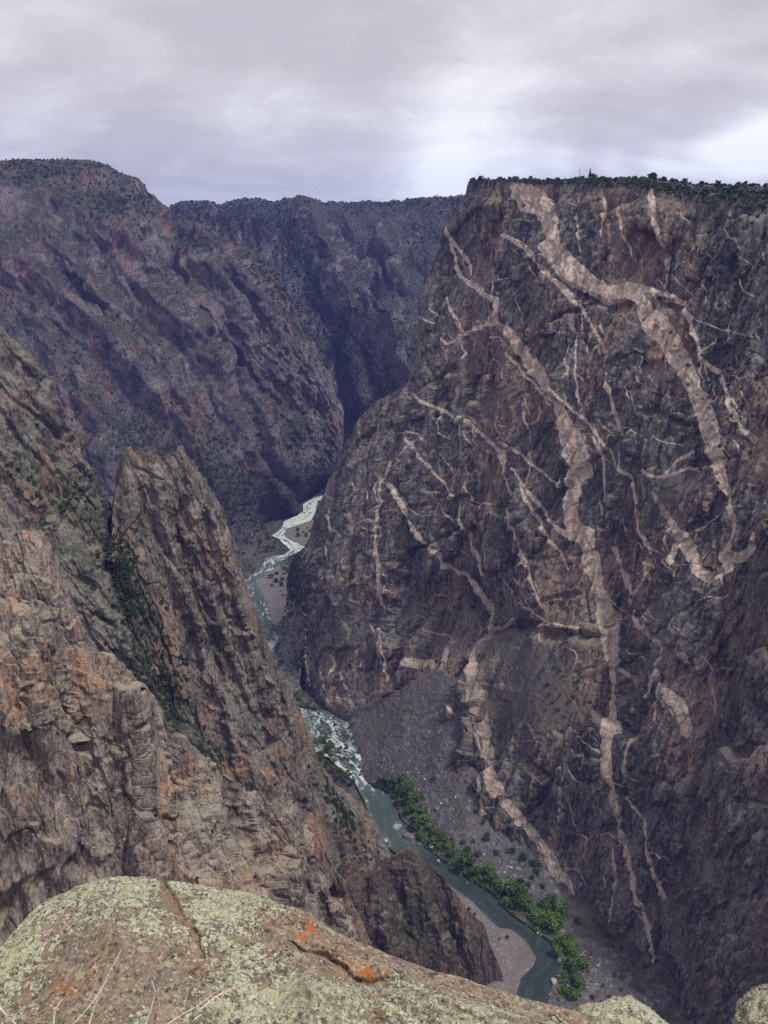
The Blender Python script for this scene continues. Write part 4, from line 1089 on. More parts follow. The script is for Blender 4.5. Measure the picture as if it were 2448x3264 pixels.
# ------------------------------------------------------------------ FOREGROUND
def build_foreground():
    cr = [(-1400, 3900), (-600, 3420), (-200, 3150), (0, 3022), (58, 2964), (94, 2921), (137, 2884), (195, 2848), (268, 2819), (340, 2795), (405, 2792), (477, 2793), (506, 2803), (550, 2808), (651, 2822), (752, 2840), (810, 2851), (868, 2876), (976, 2927), (1049, 2963), (1115, 2994), (1163, 3012), (1223, 3036), (1301, 3066), (1392, 3097), (1470, 3115), (1555, 3145), (1615, 3163), (1723, 3193), (1808, 3212), (2000, 3262), (2448, 3390), (3000, 3560), (3700, 3800)]
    crest = [(x, y, -1.62 - .10 * abs(x - 420) / 700) for x, y in cr]
    c = np.array(crest)

    def row(f, zoff):
        b = np.array([(x, 3700 + abs(x - 900) * .12, 0) for x, y in cr])
        return [(x, y * (1 - f) + by * f, z + zoff) for (x, y, z), (bx, by, _) in zip(crest, b)]
    rows = [row(1.0, .07), row(.55, .07), row(.28, .06), row(.1, .035), crest]
    R = [resample(r, 900) for r in rows]
    back1 = R[-1] + np.array([0, .10, -.24])
    back2 = R[-1] + np.array([0, .28, -1.0])
    back3 = R[-1] + np.array([0, .6, -3.2])
    front = R[0] + np.array([0, -1.6, -.2])
    R = [front] + R + [back1, back2, back3]
    segs = [30, 90, 190, 170, 90, 40, 30, 20]
    out = []
    for k in range(len(R) - 1):
        t = np.linspace(0, 1, segs[k], endpoint=False)[:, None, None]
        out.append(R[k][None] * (1 - t) + R[k + 1][None] * t)
    P = np.concatenate(out + [R[-1][None]], 0)
    for _ in range(8):
        Q = P.copy(); Q[1:-1] = (P[:-2] + 2 * P[1:-1] + P[2:]) / 4; P = Q
    x, y = project(P)
    crestrow = sum(segs[:5])
    N = np.zeros_like(P); N[..., 2] = .9; N[..., 1] = -.42
    fade = np.ones(P.shape[:2])
    def f(s, oc, sd, g=.5): return fbm(P * s, oc, sd, g)
    near = np.clip(np.abs(np.arange(P.shape[0]) - crestrow) / 70., .25, 1)[:, None]
    d = .05 * f(2.2, 3, 1) * near + .022 * f(7, 4, 2, .55) * near + .008 * f(24, 4, 3, .6) + .005 * f(90, 3, 4, .6)
    # lumps near the lower edge
    for cx, cy, rx, ry, a in [(1080, 3240, 120, 60, .05), (1330, 3270, 170, 75, .055), (990, 3190, 90, 45, .03), (680, 3170, 130, 50, .03), (150, 3330, 150, 60, .04), (1650, 3300, 120, 40, .03), (930, 2930, 150, 80, .025), (480, 2960, 260, 110, .02), (1500, 3290, 90, 60, .04)]:
        d = d + 1.35 * a * gauss(x, y, cx, cy, rx, ry) ** .8 * (1 + .9 * f(11, 4, 6))
    wob = f(14, 5, 12, .65) * 26
    wob2 = f(14, 5, 14, .65) * 26
    z6 = lambda p: (p[0] / 1.3825, 2000 + p[1] / 1.3825, p[2])
    c1 = [z6(p) for p in [(705, 1100, 12), (735, 1160, 24), (765, 1230, 30), (800, 1290, 26), (850, 1330, 22), (880, 1400, 14), (900, 1470, 5)]]
    ds, w = poly_dist(x + wob * .5, y + wob2 * .5, c1)
    w = w / 1.38
    g1 = np.clip(1 - ds / np.maximum(w, 1), 0, 1)
    d = d - .02 * np.minimum(g1 * 2, 1) * (y > 2790)
    sand = np.clip(1.6 - ds / np.maximum(w * .75, 1), 0, 1)
    c2 = [(925, 3013, 2), (960, 3036, 5), (990, 3040, 5), (1050, 3054, 7), (1075, 3078, 6), (1105, 3098, 9), (1140, 3128, 8), (1170, 3143, 10), (1200, 3137, 5), (1235, 3122, 2)]
    ds, w = poly_dist(x + wob * .4, y + wob2 * .4, c2)
    g2 = np.clip(1.2 - ds / np.maximum(w, 1), 0, 1)
    d = d - .02 * g2
    d = d + .012 * gauss(x, y, 1100, 3060, 140, 26, .5)
    c3 = [(505, 3010, 3), (560, 3050, 6), (590, 3060, 3)]
    ds, w = poly_dist(x + wob * .4, y + wob2 * .4, c3)
    g3 = np.clip(1.2 - ds / np.maximum(w, 1), 0, 1)
    c4 = [(690, 3060, 3), (730, 3085, 9), (755, 3105, 3)]
    ds, w = poly_dist(x + wob * .4, y + wob2 * .4, c4)
    g3 = np.maximum(g3, np.clip(1.2 - ds / np.maximum(w, 1), 0, 1))
    d = d - .006 * g3
    lich = .48 + .4 * gauss(x, y, 270, 2890, 330, 120, -.35) + .45 * gauss(x, y, 730, 2990, 130, 190, -.25) + .55 * gauss(x, y, 1080, 3230, 330, 85, .1) + .35 * gauss(x, y, 40, 3130, 120, 160) \
        - .4 * gauss(x, y, 1000, 3030, 200, 60, .45) - .34 * gauss(x, y, 430, 3080, 260, 90) - .25 * gauss(x, y, 1500, 3165, 300, 40, .25) - .2 * gauss(x, y, 200, 3200, 150, 60) + .25 * gauss(x, y, 640, 2840, 200, 30, .1)
    lich = .5 + (lich - .5) * 1.25 + .55 * f(6, 4, 21)
    org = .15 + .45 * gauss(x, y, 990, 2985, 60, 45, .4) + .6 * gauss(x, y, 1180, 3110, 60, 26, .4) + .8 * gauss(x, y, 200, 3150, 75, 22) + .6 * gauss(x, y, 400, 3145, 40, 20) + .45 * gauss(x, y, 500, 3200, 90, 20) + .5 * gauss(x, y, 930, 3050, 60, 20) + .32 * gauss(x, y, 1020, 3000, 120, 22, .45) + .32 * gauss(x, y, 1110, 3085, 130, 20, .5)
    c5 = [(q[0] + 6, q[1] - 12, 1) for q in c2]
    ds, w = poly_dist(x + wob, y + wob2, c5)
    org = org + .5 * np.exp(-ds / 9) * np.clip(.6 + 1.6 * f(16, 3, 44), 0, 1.3)
    lump = np.clip(f(60, 3, 31) + .2, 0, 1) * np.clip(lich - .5, 0, 1)
    d = d + .018 * lump
    P = P + N * d[..., None]
    o = grid_mesh('lichen_boulder', P, M_lichen, {'lichen': lich, 'orange': org, 'sand': sand, 'crack': np.clip(g2 * 1.0, 0, 1)}, smooth=True)
    tag(o, 'huge rounded foreground boulder crusted with pale green and orange lichen', 'boulder')
    return P


FG = build_foreground()


def blob_boulder(name, center, r, seed, mat, label, lich=.85, n=260, squash=(1, 1, 1)):
    th = np.linspace(0, 2 * math.pi, n)
    ph = np.linspace(0, math.pi, n // 2)
    T, H = np.meshgrid(th, ph)
    D = np.stack([np.sin(H) * np.cos(T), np.sin(H) * np.sin(T), np.cos(H)], -1)
    k = .18 * fbm(D * 1.3, 4, seed) + .05 * fbm(D * 5, 4, seed + 3) + .02 * fbm(D * 16, 4, seed + 5, .6)
    P = D * (np.array(r) * (1 + k)[..., None]) + np.array(center)
    z = np.zeros(P.shape[:2])
    o = grid_mesh(name, P, mat, {'lichen': z + lich + .2 * fbm(D * 3, 3, seed + 9), 'orange': z, 'sand': z, 'crack': z}, smooth=True, flip=True)
    tag(o, label, 'boulder')
    return o


c = at_y(1985, 3385, 1.62)
blob_boulder('lichen_boulder', c, (.16, .17, .085), 51, M_lichen, 'low pale lichen-covered rock at the bottom edge, right of the huge boulder', .9)
c = at_y(2575, 3370, 1.7)
blob_boulder('lichen_boulder', c, (.19, .2, .155), 53, M_lichen, 'rounded yellowish lichen rock cut off by the lower right corner', .85)

# rock ledge of the rim that carries the boulders
lx, ly = np.meshgrid(np.linspace(-14, 14, 160), np.linspace(-8, .9, 90))
lz = -2.15 + .25 * fbm(np.stack([lx / 2, ly / 2, lx * 0], -1), 5, 61) - .9 * np.clip(ly - .2, 0, 9)
P = np.stack([lx, ly, lz], -1)
dn = np.stack([P[-1] + np.array([0, .35 * k - .2, -7. * k - 2]) for k in range(1, 20)], 0)
P = np.concatenate([P, dn], 0)
P[90:, :, 1] += fbm(P[90:] / 6, 4, 63) * 1.5
z = np.zeros(P.shape[:2])
tag(grid_mesh('rim_ledge', P, M_lichen, {'lichen': z + .5, 'orange': z, 'sand': z, 'crack': z}, flip=False), 'rocky ledge of the near rim under the lichen boulders', 'ledge', kind='structure')


def tube(pts, r0, r1, n=5):
    V, F = [], []
    pts = [Vector(p) for p in pts]
    for i, p in enumerate(pts):
        d = (pts[min(i + 1, len(pts) - 1)] - pts[max(i - 1, 0)]).normalized()
        a = d.orthogonal().normalized()
        b = d.cross(a)
        r = r0 + (r1 - r0) * i / (len(pts) - 1)
        for k in range(n):
            q = 2 * math.pi * k / n
            V.append(p + (a * math.cos(q) + b * math.sin(q)) * r)
    for i in range(len(pts) - 1):
        for k in range(n):
            F.append((i * n + k, i * n + (k + 1) % n, (i + 1) * n + (k + 1) % n, (i + 1) * n + k))
    return V, F


def join(parts):
    V, F = [], []
    for v, f in parts:
        b = len(V)
        V += list(v)
        F += [tuple(i + b for i in q) for q in f]
    return V, F


# dry twigs in front of the boulder: (base px, tip px, side shoots)
def twig(label, px, Y0, Y1, shoots, r=.0016, buds=()):
    ys = np.linspace(Y0, Y1, len(px))
    W = [at_y(p[0], p[1], yy) for p, yy in zip(px, ys)]
    root = bpy.data.objects.new('dry_twig', None)
    COL.objects.link(root)
    root.location = Vector(W[0])
    tag(root, label, 'twig')
    W = [Vector(w) - Vector(W[0]) for w in W]
    r *= 1.5
    parts = [tube(W, r, r * .45)]
    for k, (sx, sy) in shoots:
        b = W[k]
        tip = Vector(at_y(sx, sy, ys[k] - .01)) - root.location
        mid = (b + tip) / 2 + Vector((random.uniform(-1, 1), 0, random.uniform(-1, 1))) * .004
        parts.append(tube([b, mid, tip], r * .7, r * .3, 4))
    V, F = join(parts)
    poly_mesh('stem', V, F, M_twig, parent=root, smooth=True)
    for bx, by, s in buds:
        p = Vector(at_y(bx, by, (Y0 + Y1) / 2)) - root.location
        V, F = [], []
        for k in range(4):
            a = k * 1.6 + .3
            u = Vector((math.cos(a), .2, math.sin(a))) * s
            w = Vector((-math.sin(a), .1, math.cos(a))) * s * .4
            q = len(V)
            V += [p, p + u * .5 + w, p + u, p + u * .5 - w]
            F.append((q, q + 1, q + 2, q + 3))
        poly_mesh('leaf', V, F, M_bud, parent=root)
    return root


z1 = lambda x, y: (x / 1.3554, 2750 + y / 1.3554)
twig('straight straw-coloured stalk rising alone in the left half of the boulder', [z1(385, 700), z1(410, 610), z1(440, 540), z1(480, 460), z1(525, 375)], 1.28, 1.36, [(2, z1(475, 530)), (3, z1(500, 455)), (1, z1(380, 590))], .0017)
twig('forked dry twig with a bent tip at the lower left of the boulder', [z1(228, 720), z1(235, 650), z1(250, 615), z1(272, 590)], 1.24, 1.28, [(1, z1(225, 640)), (2, z1(258, 640))], .0018)
twig('long pale twig slanting up to the right below the boulder centre', [z1(800, 720), z1(860, 640), z1(930, 580), z1(1000, 545), z1(1070, 515)], 1.26, 1.36, [(3, z1(1028, 440)), (2, z1(960, 600)), (1, z1(845, 600)), (3, z1(1040, 560))], .002)
twig('thin twig crossing low beside the long pale twig', [z1(690, 720), z1(780, 660), z1(850, 620), z1(930, 560)], 1.25, 1.33, [(1, z1(770, 620)), (2, z1(880, 640))], .0013)
twig('slanting dry stem with a few young leaves near the bottom left', [z1(300, 715), z1(360, 650), z1(410, 590), z1(445, 545)], 1.25, 1.31, [(1, z1(340, 620)), (2, z1(430, 620))], .0013, [(z1(375, 650)[0], z1(375, 650)[1], .012), (z1(265, 690)[0], z1(265, 690)[1], .011)])
twig('short upright twig in the middle with one green leaf', [z1(620, 720), z1(650, 640), z1(672, 560), z1(655, 505)], 1.25, 1.3, [(1, z1(615, 620)), (2, z1(690, 560))], .0012, [(z1(597, 567)[0], z1(597, 567)[1], .009)])
twig('broken straw lying at the bottom left corner', [z1(-10, 620), z1(30, 660), z1(70, 700)], 1.27, 1.25, [(1, z1(60, 660))], .002)

# ------------------------------------------------------------------ plants
def crown_mesh(rng, R, H, n, leaf, cl=7, base=.15):
    """leaf-sized faces in uneven clumps"""
    V, F = [], []
    cs = []
    for k in range(cl):
        a, rr = rng.uniform(0, 2 * math.pi), R * .62 * math.sqrt(rng.uniform(0, 1))
        cs.append((rr * math.cos(a), rr * math.sin(a), H * rng.uniform(base + .15, .85), R * rng.uniform(.34, .6)))
    cs.append((0, 0, H * .72, R * .5))
    for k in range(n):
        cx, cy, cz, cr = cs[rng.integers(len(cs))]
        d = rng.normal(size=3); d /= np.linalg.norm(d)
        p = np.array([cx, cy, cz]) + d * cr * rng.uniform(.55, 1.0) ** .5 * np.array([1, 1, .8])
        p[2] = max(p[2], H * base * .6)
        nn = d + rng.normal(size=3) * .6
        nn /= np.linalg.norm(nn)
        u = np.cross(nn, rng.normal(size=3)); u /= np.linalg.norm(u)
        w = np.cross(nn, u)
        s = leaf * rng.uniform(.6, 1.3)
        q = len(V)
        V += [p - u * s - w * s * .6, p + u * s - w * s * .6, p + u * s * .7 + w * s * .7, p - u * s * .7 + w * s * .6]
        F.append((q, q + 1, q + 2, q + 3))
    return V, F


def trunk_mesh(rng, h, r, lean=.1, limbs=3, spread=1.0):
    parts = [tube([(0, 0, -.6), (lean * h * .2, 0, h * .35), (lean * h * .5, lean * h * .3, h * .75)], r, r * .4, 6)]
    for k in range(limbs):
        a = rng.uniform(0, 6.28)
        parts.append(tube([(lean * h * .2, 0, h * .3), (spread * .5 * math.cos(a), spread * .5 * math.sin(a), h * .55), (spread * math.cos(a), spread * math.sin(a), h * .8)], r * .5, r * .15, 5))
    return join(parts)


def make_proto(kind, rng):
    if kind == 'tree':
        cm = crown_mesh(rng, 1.0, 1.9, 420, .13, 9, .1)
        tm = trunk_mesh(rng, 1.4, .07, .1, 4, .6)
        lm = M_leaf
    elif kind == 'shrub':
        cm = crown_mesh(rng, 1.0, 1.35, 300, .14, 7, .05)
        tm = trunk_mesh(rng, .9, .05, .1, 4, .6)
        lm = M_leafd
    else:
        cm = crown_mesh(rng, 1.0, 1.7, 300, .15, 6, .12)
        tm = trunk_mesh(rng, 1.2, .08, .15, 3, .5)
        lm = M_jun
    out = []
    for nm, (V, F), m in (('crown', cm, lm), ('trunk', tm, M_bark)):
        me = bpy.data.meshes.new(nm)
        me.from_pydata([tuple(map(float, v)) for v in V], [], F)
        me.materials.append(m)
        out.append(me)
    return out


PRO = {k: [make_proto(k, np.random.default_rng(100 + i * 7 + len(k))) for i in range(5)] for k in ('tree', 'shrub', 'juniper')}


def plant(kind, loc, size, label, cat, group, name=None, mats=None):
    r = random.randrange(5)
    root = bpy.data.objects.new(name or {'tree': 'riverside_tree', 'shrub': 'shrub', 'juniper': 'juniper_tree'}[kind], None)
    COL.objects.link(root)
    root.location = Vector(loc)
    root.rotation_euler = (0, 0, random.uniform(0, 6.28))
    s = size
    s *= random.uniform(.62, 1.2)
    root.scale = (s * random.uniform(.85, 1.2), s * random.uniform(.85, 1.2), s * random.uniform(.7, 1.1))
    tag(root, label, cat, group)
    for nm, me in zip(('crown', 'trunk'), PRO[kind][r]):
        o = bpy.data.objects.new(nm, me)
        COL.objects.link(o)
        o.parent = root
    return root


scx, scy = project(scree)
SCF = np.stack([scx.ravel(), scy.ravel()], -1)
SCW = scree.reshape(-1, 3)


def on_scree(x, y):
    i = np.argmin((SCF[:, 0] - x) ** 2 + (SCF[:, 1] - y) ** 2)
    return SCW[i]


Z9 = lambda x, y: (1200 + x / 2.765, 2400 + y / 2.765)
G1 = [(60, 230, 62), (140, 260, 62), (215, 230, 55), (180, 320, 45), (280, 320, 65), (200, 400, 62), (240, 350, 55), (290, 420, 62), (370, 390, 48), (330, 480, 62), (275, 510, 58), (400, 510, 48), (340, 560, 55), (420, 570, 62), (350, 630, 62), (470, 640, 50), (395, 720, 50), (490, 700, 48), (555, 720, 45), (510, 770, 45), (590, 780, 52), (620, 810, 50), (560, 830, 40), (660, 890, 62)]
G2 = [(770, 980, 82), (870, 1060, 70), (985, 1040, 60), (930, 1110, 45), (1010, 1110, 60), (1050, 1150, 72), (1110, 1200, 75), (1180, 1220, 85), (1250, 1250, 85), (1160, 1300, 75), (1250, 1330, 75), (1320, 1280, 75), (1340, 1360, 62), (1400, 1420, 75), (1450, 1460, 70), (1420, 1500, 60), (1490, 1340, 70), (1540, 1310, 60), (1530, 1530, 85), (1600, 1480, 60), (1610, 1370, 62), (1650, 1340, 60), (1470, 1400, 55)]
for i, (x, y, r) in enumerate(G1):
    px, py = Z9(x, y + r * .5)
    w = on_scree(px, py)
    plant('tree', w, r / 2.765 * .29 * 1.0, 'leafy green tree in the dense row along the river just below the rapids', 'tree', 'riverside trees below the rapids')
for i, (x, y, r) in enumerate(G2):
    px, py = Z9(x, y + r * .5)
    w = on_scree(px, py)
    plant('tree', w, r / 2.765 * .27, 'leafy green tree in the thicket along the outside of the lower river bend', 'tree', 'riverside trees at the lower bend')
Z8p = lambda x, y: (1700 + x / 2.218, 2300 + y / 2.218)
G3 = [(200, 1560, 70), (240, 1540, 60), (170, 1620, 60), (260, 1620, 55), (250, 1700, 50), (280, 1740, 50), (340, 1710, 48), (230, 1800, 40), (290, 1800, 45), (310, 1850, 40), (220, 1900, 55), (270, 1930, 50)]
for x, y, r in G3:
    px, py = Z8p(x, y + r * .5)
    w = on_scree(px, py)
    plant('tree', w, r / 2.218 * .25, 'green tree in the clump at the waterline near the bottom of the picture', 'tree', 'trees at the lowest visible waterline')
# trees on the talus, away from the water
G4 = [(740, 70, 52), (690, 95, 45), (800, 60, 50), (855, 70, 36), (770, 20, 36)]
for x, y, r in G4:
    px, py = Z9(x, y + r * .5)
    plant('tree', on_scree(px, py), r / 2.765 * .33, 'green tree in the cluster high on the scree against the wall', 'tree', 'trees high on the scree')
G5 = [(510, 215, 45), (975, 390, 40), (955, 440, 30), (1010, 500, 45), (980, 560, 42), (1050, 620, 68), (880, 505, 34), (940, 600, 32), (970, 735, 45), (1190, 680, 36), (1200, 750, 40), (760, 780, 28), (850, 765, 32), (800, 840, 36), (900, 895, 42), (1055, 865, 38), (1160, 855, 32), (1210, 855, 36), (1290, 890, 45), (1290, 930, 36), (1400, 970, 62), (1420, 1030, 50), (1365, 1090, 42), (1275, 1120, 62), (1350, 1150, 36), (1460, 1160, 42), (895, 400, 20)]
for i, (x, y, r) in enumerate(G5):
    px, py = Z9(x, y + r * .5)
    plant('shrub', on_scree(px, py), r / 2.765 * .3, 'round green bush growing on the bare scree slope above the riverside trees', 'bush', 'bushes scattered over the scree', name='bush')
G6 = [(525, 1530, 40), (390, 1470, 36), (310, 1420, 36), (620, 1590, 42), (790, 1720, 44), (700, 1690, 34), (575, 1780, 28), (625, 1810, 30), (490, 1860, 24), (620, 1885, 24), (540, 1940, 22), (420, 1940, 24)]
for x, y, r in G6:
    px, py = Z8p(x, y + r * .5)
    plant('shrub', on_scree(px, py), r / 2.218 * .24, 'dark green bush on the rubble at the lower right foot of the wall', 'bush', 'bushes at the foot of the wall', name='bush')
# small dark bushes on the bench of the wall
wx_, wy_ = project(WALL)
WF = np.stack([wx_.ravel(), wy_.ravel()], -1)
WW = WALL.reshape(-1, 3)


def on_rock(x, y, F=WF, W=WW):
    i = np.argmin((F[:, 0] - x) ** 2 + (F[:, 1] - y) ** 2)
    return W[i]


G7 = [(705, 980), (755, 970), (775, 985), (690, 1015), (730, 1045), (760, 1060), (795, 1005), (835, 1010), (855, 1030), (835, 1035), (852, 1060), (845, 980), (735, 1085), (780, 1090), (690, 1190), (575, 1225), (630, 1210), (720, 1150), (770, 1155), (800, 1180), (905, 1175), (815, 1215), (840, 1225), (880, 1235), (790, 1240), (855, 1305), (900, 1290), (745, 1120), (670, 1165), (830, 1100)]
for x, y in G7:
    p = (1200 + x / 1.3293, 1400 + y / 1.3293)
    plant('shrub', on_rock(*p) + WN * .2, random.uniform(1.6, 2.8), 'small dark bush on the gritty bench halfway down the veined wall', 'bush', 'bushes on the wall bench', name='bush')
# gully plants at right
for x, y, r in [(1190, 1130, 40), (1210, 1080, 36), (1170, 1180, 36), (1215, 1340, 44), (1240, 1390, 34), (1270, 940, 30), (1300, 790, 30), (1215, 1740, 38), (1240, 1770, 32), (1165, 1850, 36), (1180, 1880, 30), (1495, 60, 30), (1520, 200, 24)]:
    p = Z8p(x, y)
    w = on_rock(*p) - np.array([.1, 1, 0]) * 3
    plant('shrub', w, r / 2.218 * .22, 'green shrub in the dark gully at the right end of the veined wall', 'shrub', 'shrubs in the right gully')

# trees on the rim
rimP = plat
cnt = 0
rs = np.random.default_rng(5)
while cnt < 285:
    j = rs.integers(48, 600)
    k = int(24 * rs.random() ** 1.4)
    p = rimP[k, j]
    x, y = project(p)
    if x < 1500 or x > 2520: continue
    d_edge = k
    if k < 2 and rs.random() < .45: continue
    sz = rs.uniform(2.3, 3.8)
    plant('juniper', p, sz, 'small dark evergreen in the belt of trees along the rim above the veined wall', 'tree', 'evergreens on the plateau rim')
    cnt += 1
# a conifer and a dead tree that stand out on the skyline
def skyline_pt(x, k=14):
    row = rimP[k]
    xs, ys = project(row)
    return row[np.argmin(np.abs(xs - x))]


w = skyline_pt(1400 + 760 / 1.583)
root = bpy.data.objects.new('conifer_tree', None); COL.objects.link(root); root.location = Vector(w)
tag(root, 'pointed conifer standing taller than the other trees on the rim', 'tree')
V, F = [], []
rg = np.random.default_rng(3)
for k in range(380):
    h = rg.uniform(0, 1) ** .8
    r_ = 2.7 * (1 - h) * rg.uniform(.5, 1) + .1
    a = rg.uniform(0, 6.28)
    p = np.array([r_ * math.cos(a), r_ * math.sin(a), 1 + h * 11.5 - r_ * .25])
    u = rg.normal(size=3); u /= np.linalg.norm(u); v = np.cross(u, rg.normal(size=3)); v /= np.linalg.norm(v)
    q = len(V); V += [p - u * .4 - v * .3, p + u * .4 - v * .3, p + u * .3 + v * .3, p - u * .3 + v * .3]; F.append((q, q + 1, q + 2, q + 3))
poly_mesh('crown', V, F, M_jun, parent=root)
V, F = tube([(0, 0, -1), (0, 0, 6), (.1, 0, 12)], .25, .04)
poly_mesh('trunk', V, F, M_bark, parent=root)
w = skyline_pt(1400 + 706 / 1.583)
parts = [tube([(0, 0, -1), (.2, 0, 5), (0, 0, 11.5), (.2, 0, 14)], .35, .08)]
for k in range(16):
    h = rg.uniform(3.5, 13); a = rg.uniform(0, 6.28); l = (14.5 - h) * rg.uniform(.25, .42)
    parts.append(tube([(.1, 0, h), (l * .6 * math.cos(a), l * .6 * math.sin(a), h + l * .35), (l * math.cos(a), l * math.sin(a), h + l * .9)], .11, .04, 4))
V, F = join(parts)
o = poly_mesh('dead_tree', V, F, M_dead); o.location = Vector(w)
tag(o, 'bare grey dead tree sticking up above the rim tree belt', 'tree')

# ------------------------------------------------------------------ scrub that nobody could count
def scatter(name, sheet, mask, n, size, mat, label, seed, upmin=-1.0, faces=7):
    rg = np.random.default_rng(seed)
    N = normals(sheet)
    sg = orient(sheet, int(sheet.shape[0] * .7))
    N = N * sg
    w = np.clip(mask, 0, None) * (N[..., 2] > upmin)
    w = (w / w.sum()).ravel()
    idx = rg.choice(len(w), n, p=w)
    C = sheet.reshape(-1, 3)[idx]
    s = rg.uniform(*size, n)
    V = np.zeros((n, faces, 4, 3)); 
    for f in range(faces):
        d = rg.normal(size=(n, 3)); d /= np.linalg.norm(d, axis=1, keepdims=True)
        d[:, 2] = np.abs(d[:, 2]) * .9
        u = np.cross(d, rg.normal(size=(n, 3))); u /= np.linalg.norm(u, axis=1, keepdims=True)
        v = np.cross(d, u)
        c = C + d * (s * .55)[:, None] + np.array([0, 0, .3]) * s[:, None]
        k = (s * rg.uniform(.4, .7, n))[:, None]
        V[:, f, 0] = c - u * k - v * k * .7
        V[:, f, 1] = c + u * k - v * k * .8
        V[:, f, 2] = c + u * k * .8 + v * k * .7
        V[:, f, 3] = c - u * k * .7 + v * k * .8
    V = V.reshape(-1, 3)
    nq = n * faces
    me = bpy.data.meshes.new(name)
    me.vertices.add(len(V)); me.vertices.foreach_set('co', V.astype(np.float32).ravel())
    me.loops.add(nq * 4); me.loops.foreach_set('vertex_index', np.arange(nq * 4, dtype=np.int32))
    me.polygons.add(nq); me.polygons.foreach_set('loop_start', np.arange(0, nq * 4, 4, dtype=np.int32))
    me.update(calc_edges=True)
    me.materials.append(mat)
    o = bpy.data.objects.new(name, me); COL.objects.link(o)
    tag(o, label, 'scrub', kind='stuff')
    return o


gx, gy = project(far_A)
nA = fbm(far_A / 90, 4, 91)
scatter('scrub', far_A, np.clip(gA, 0, 1) ** 1 * 1.3 + .12 * np.clip(nA * 2 + .1, 0, 1), 4500, (1.6, 4.2), M_scrub, 'dark scrub dotted over the far left mountain wall', 1, .2)
nB = fbm(far_B / 120, 4, 93)
scatter('scrub', far_B, np.clip(gB, 0, 1) * 1.5 + .35 * np.clip(nB * 2 + .3, 0, 1), 6000, (2.0, 5.0), M_scrub, 'dark scrub covering the distant blue canyon wall', 2, .15)
scatter('scrub', mid_C, (np.clip(gC_, 0, 1) ** 1.3 + .03) * np.clip(.7 + 1.8 * fbm(mid_C / 28, 4, 95), .05, 2), 1700, (.8, 3.0), M_scrubn, 'dark green scrub filling the gully left of the pinnacle ridge', 3, .1)
scatter('scrub', pin_D, (np.clip(gD, 0, 1) ** 1.3 + .006) * np.clip(.7 + 1.8 * fbm(pin_D / 28, 4, 97), .05, 2), 900, (.7, 2.7), M_scrubn, 'dark green scrub on the flanks of the pinnacle ridge', 4, .1)
scatter('scrub', plat[:26, 48:620], np.ones((26, 572)) * np.linspace(1.6, .3, 26)[:, None], 2600, (1.2, 2.8), M_jun, 'low dark undergrowth between the trees on the plateau rim', 6)
bx, by = project(far_bar)
scatter('scrub', far_bar, gauss(bx, by, 955, 1900, 30, 130) + .8 * gauss(bx, by, 930, 1800, 30, 40), 420, (.9, 2.6), M_leafd, 'green brush along the back edge of the far gravel bar', 8)
bx, by = project(talus)
scatter('scrub', talus, np.clip(fbm(talus / 22, 4, 99) + .12, 0, 1) + .02, 420, (.7, 2.2), M_leafd, 'green brush on the talus bank under the left end of the wall', 9)
bl = [Z9(q[0], q[1] + q[2] * .3) for q in G1 + G2] + [Z8p(q[0], q[1] + q[2] * .3) for q in G3]
ds = np.full(scx.shape, 1e9)
for q in bl:
    ds = np.minimum(ds, np.hypot(scx - q[0], scy - q[1]))
scatter('scrub', scree, np.clip(1 - ds / 30, 0, 1) ** 1.2, 2600, (.8, 2.4), M_leaf, 'green brush between the riverside trees along the lower river', 7)
x, y = project(WALL)
mk = (1.2 * gauss(x, y, 925, 1830, 40, 90) + .9 * gauss(x, y, 960, 1980, 40, 60) + .7 * gauss(x, y, 945, 2150, 30, 90) + .05 * gauss(x, y, 2350, 1000, 120, 330))
scatter('scrub', WALL, mk, 1700, (.9, 2.4), M_scrub, 'dark scrub clinging to the lower left end of the veined wall', 5, .15)

# upper river shrubs: counted ones
for (x, y, r, dk) in [(395, 500, 34, 1), (430, 530, 30, 1), (380, 540, 30, 1), (450, 560, 26, 1), (345, 545, 28, 1), (550, 410, 24, 1), (590, 425, 24, 1), (620, 395, 20, 1), (560, 450, 24, 1), (610, 450, 24, 1), (640, 420, 18, 0), (180, 650, 30, 0), (220, 670, 28, 0), (240, 690, 22, 1), (160, 690, 26, 1), (360, 740, 26, 0), (400, 720, 26, 1), (400, 770, 28, 1), (440, 760, 26, 1), (370, 800, 26, 0), (430, 800, 26, 1), (460, 690, 24, 0), (450, 1040, 30, 0), (490, 1010, 30, 0), (500, 1060, 28, 1), (450, 1150, 34, 0), (480, 1130, 30, 0), (385, 1095, 20, 1), (520, 1185, 18, 1), (560, 1145, 20, 1), (480, 1230, 18, 1), (535, 1220, 16, 1), (505, 1260, 18, 1), (410, 1270, 26, 0), (440, 1280, 24, 0), (510, 1300, 16, 1), (450, 1340, 22, 1), (490, 1420, 22, 0), (500, 1380, 20, 0), (540, 1590, 26, 0), (560, 1610, 24, 0), (680, 80, 22, 0), (700, 110, 20, 0), (550, 250, 30, 1), (500, 280, 26, 1), (450, 300, 26, 1), (560, 200, 22, 0)]:
    p = Z5((x, y + r * .5, 0))
    w = at_z(p[0], p[1], RIVER_Z + 2.5)
    plant('shrub' if dk else 'tree', w, r / 2.212 * .42, ('dark' if dk else 'bright') + ' green shrub on the banks of the far upper river', 'shrub', ('dark' if dk else 'bright') + ' shrubs by the upper river', name='shrub')
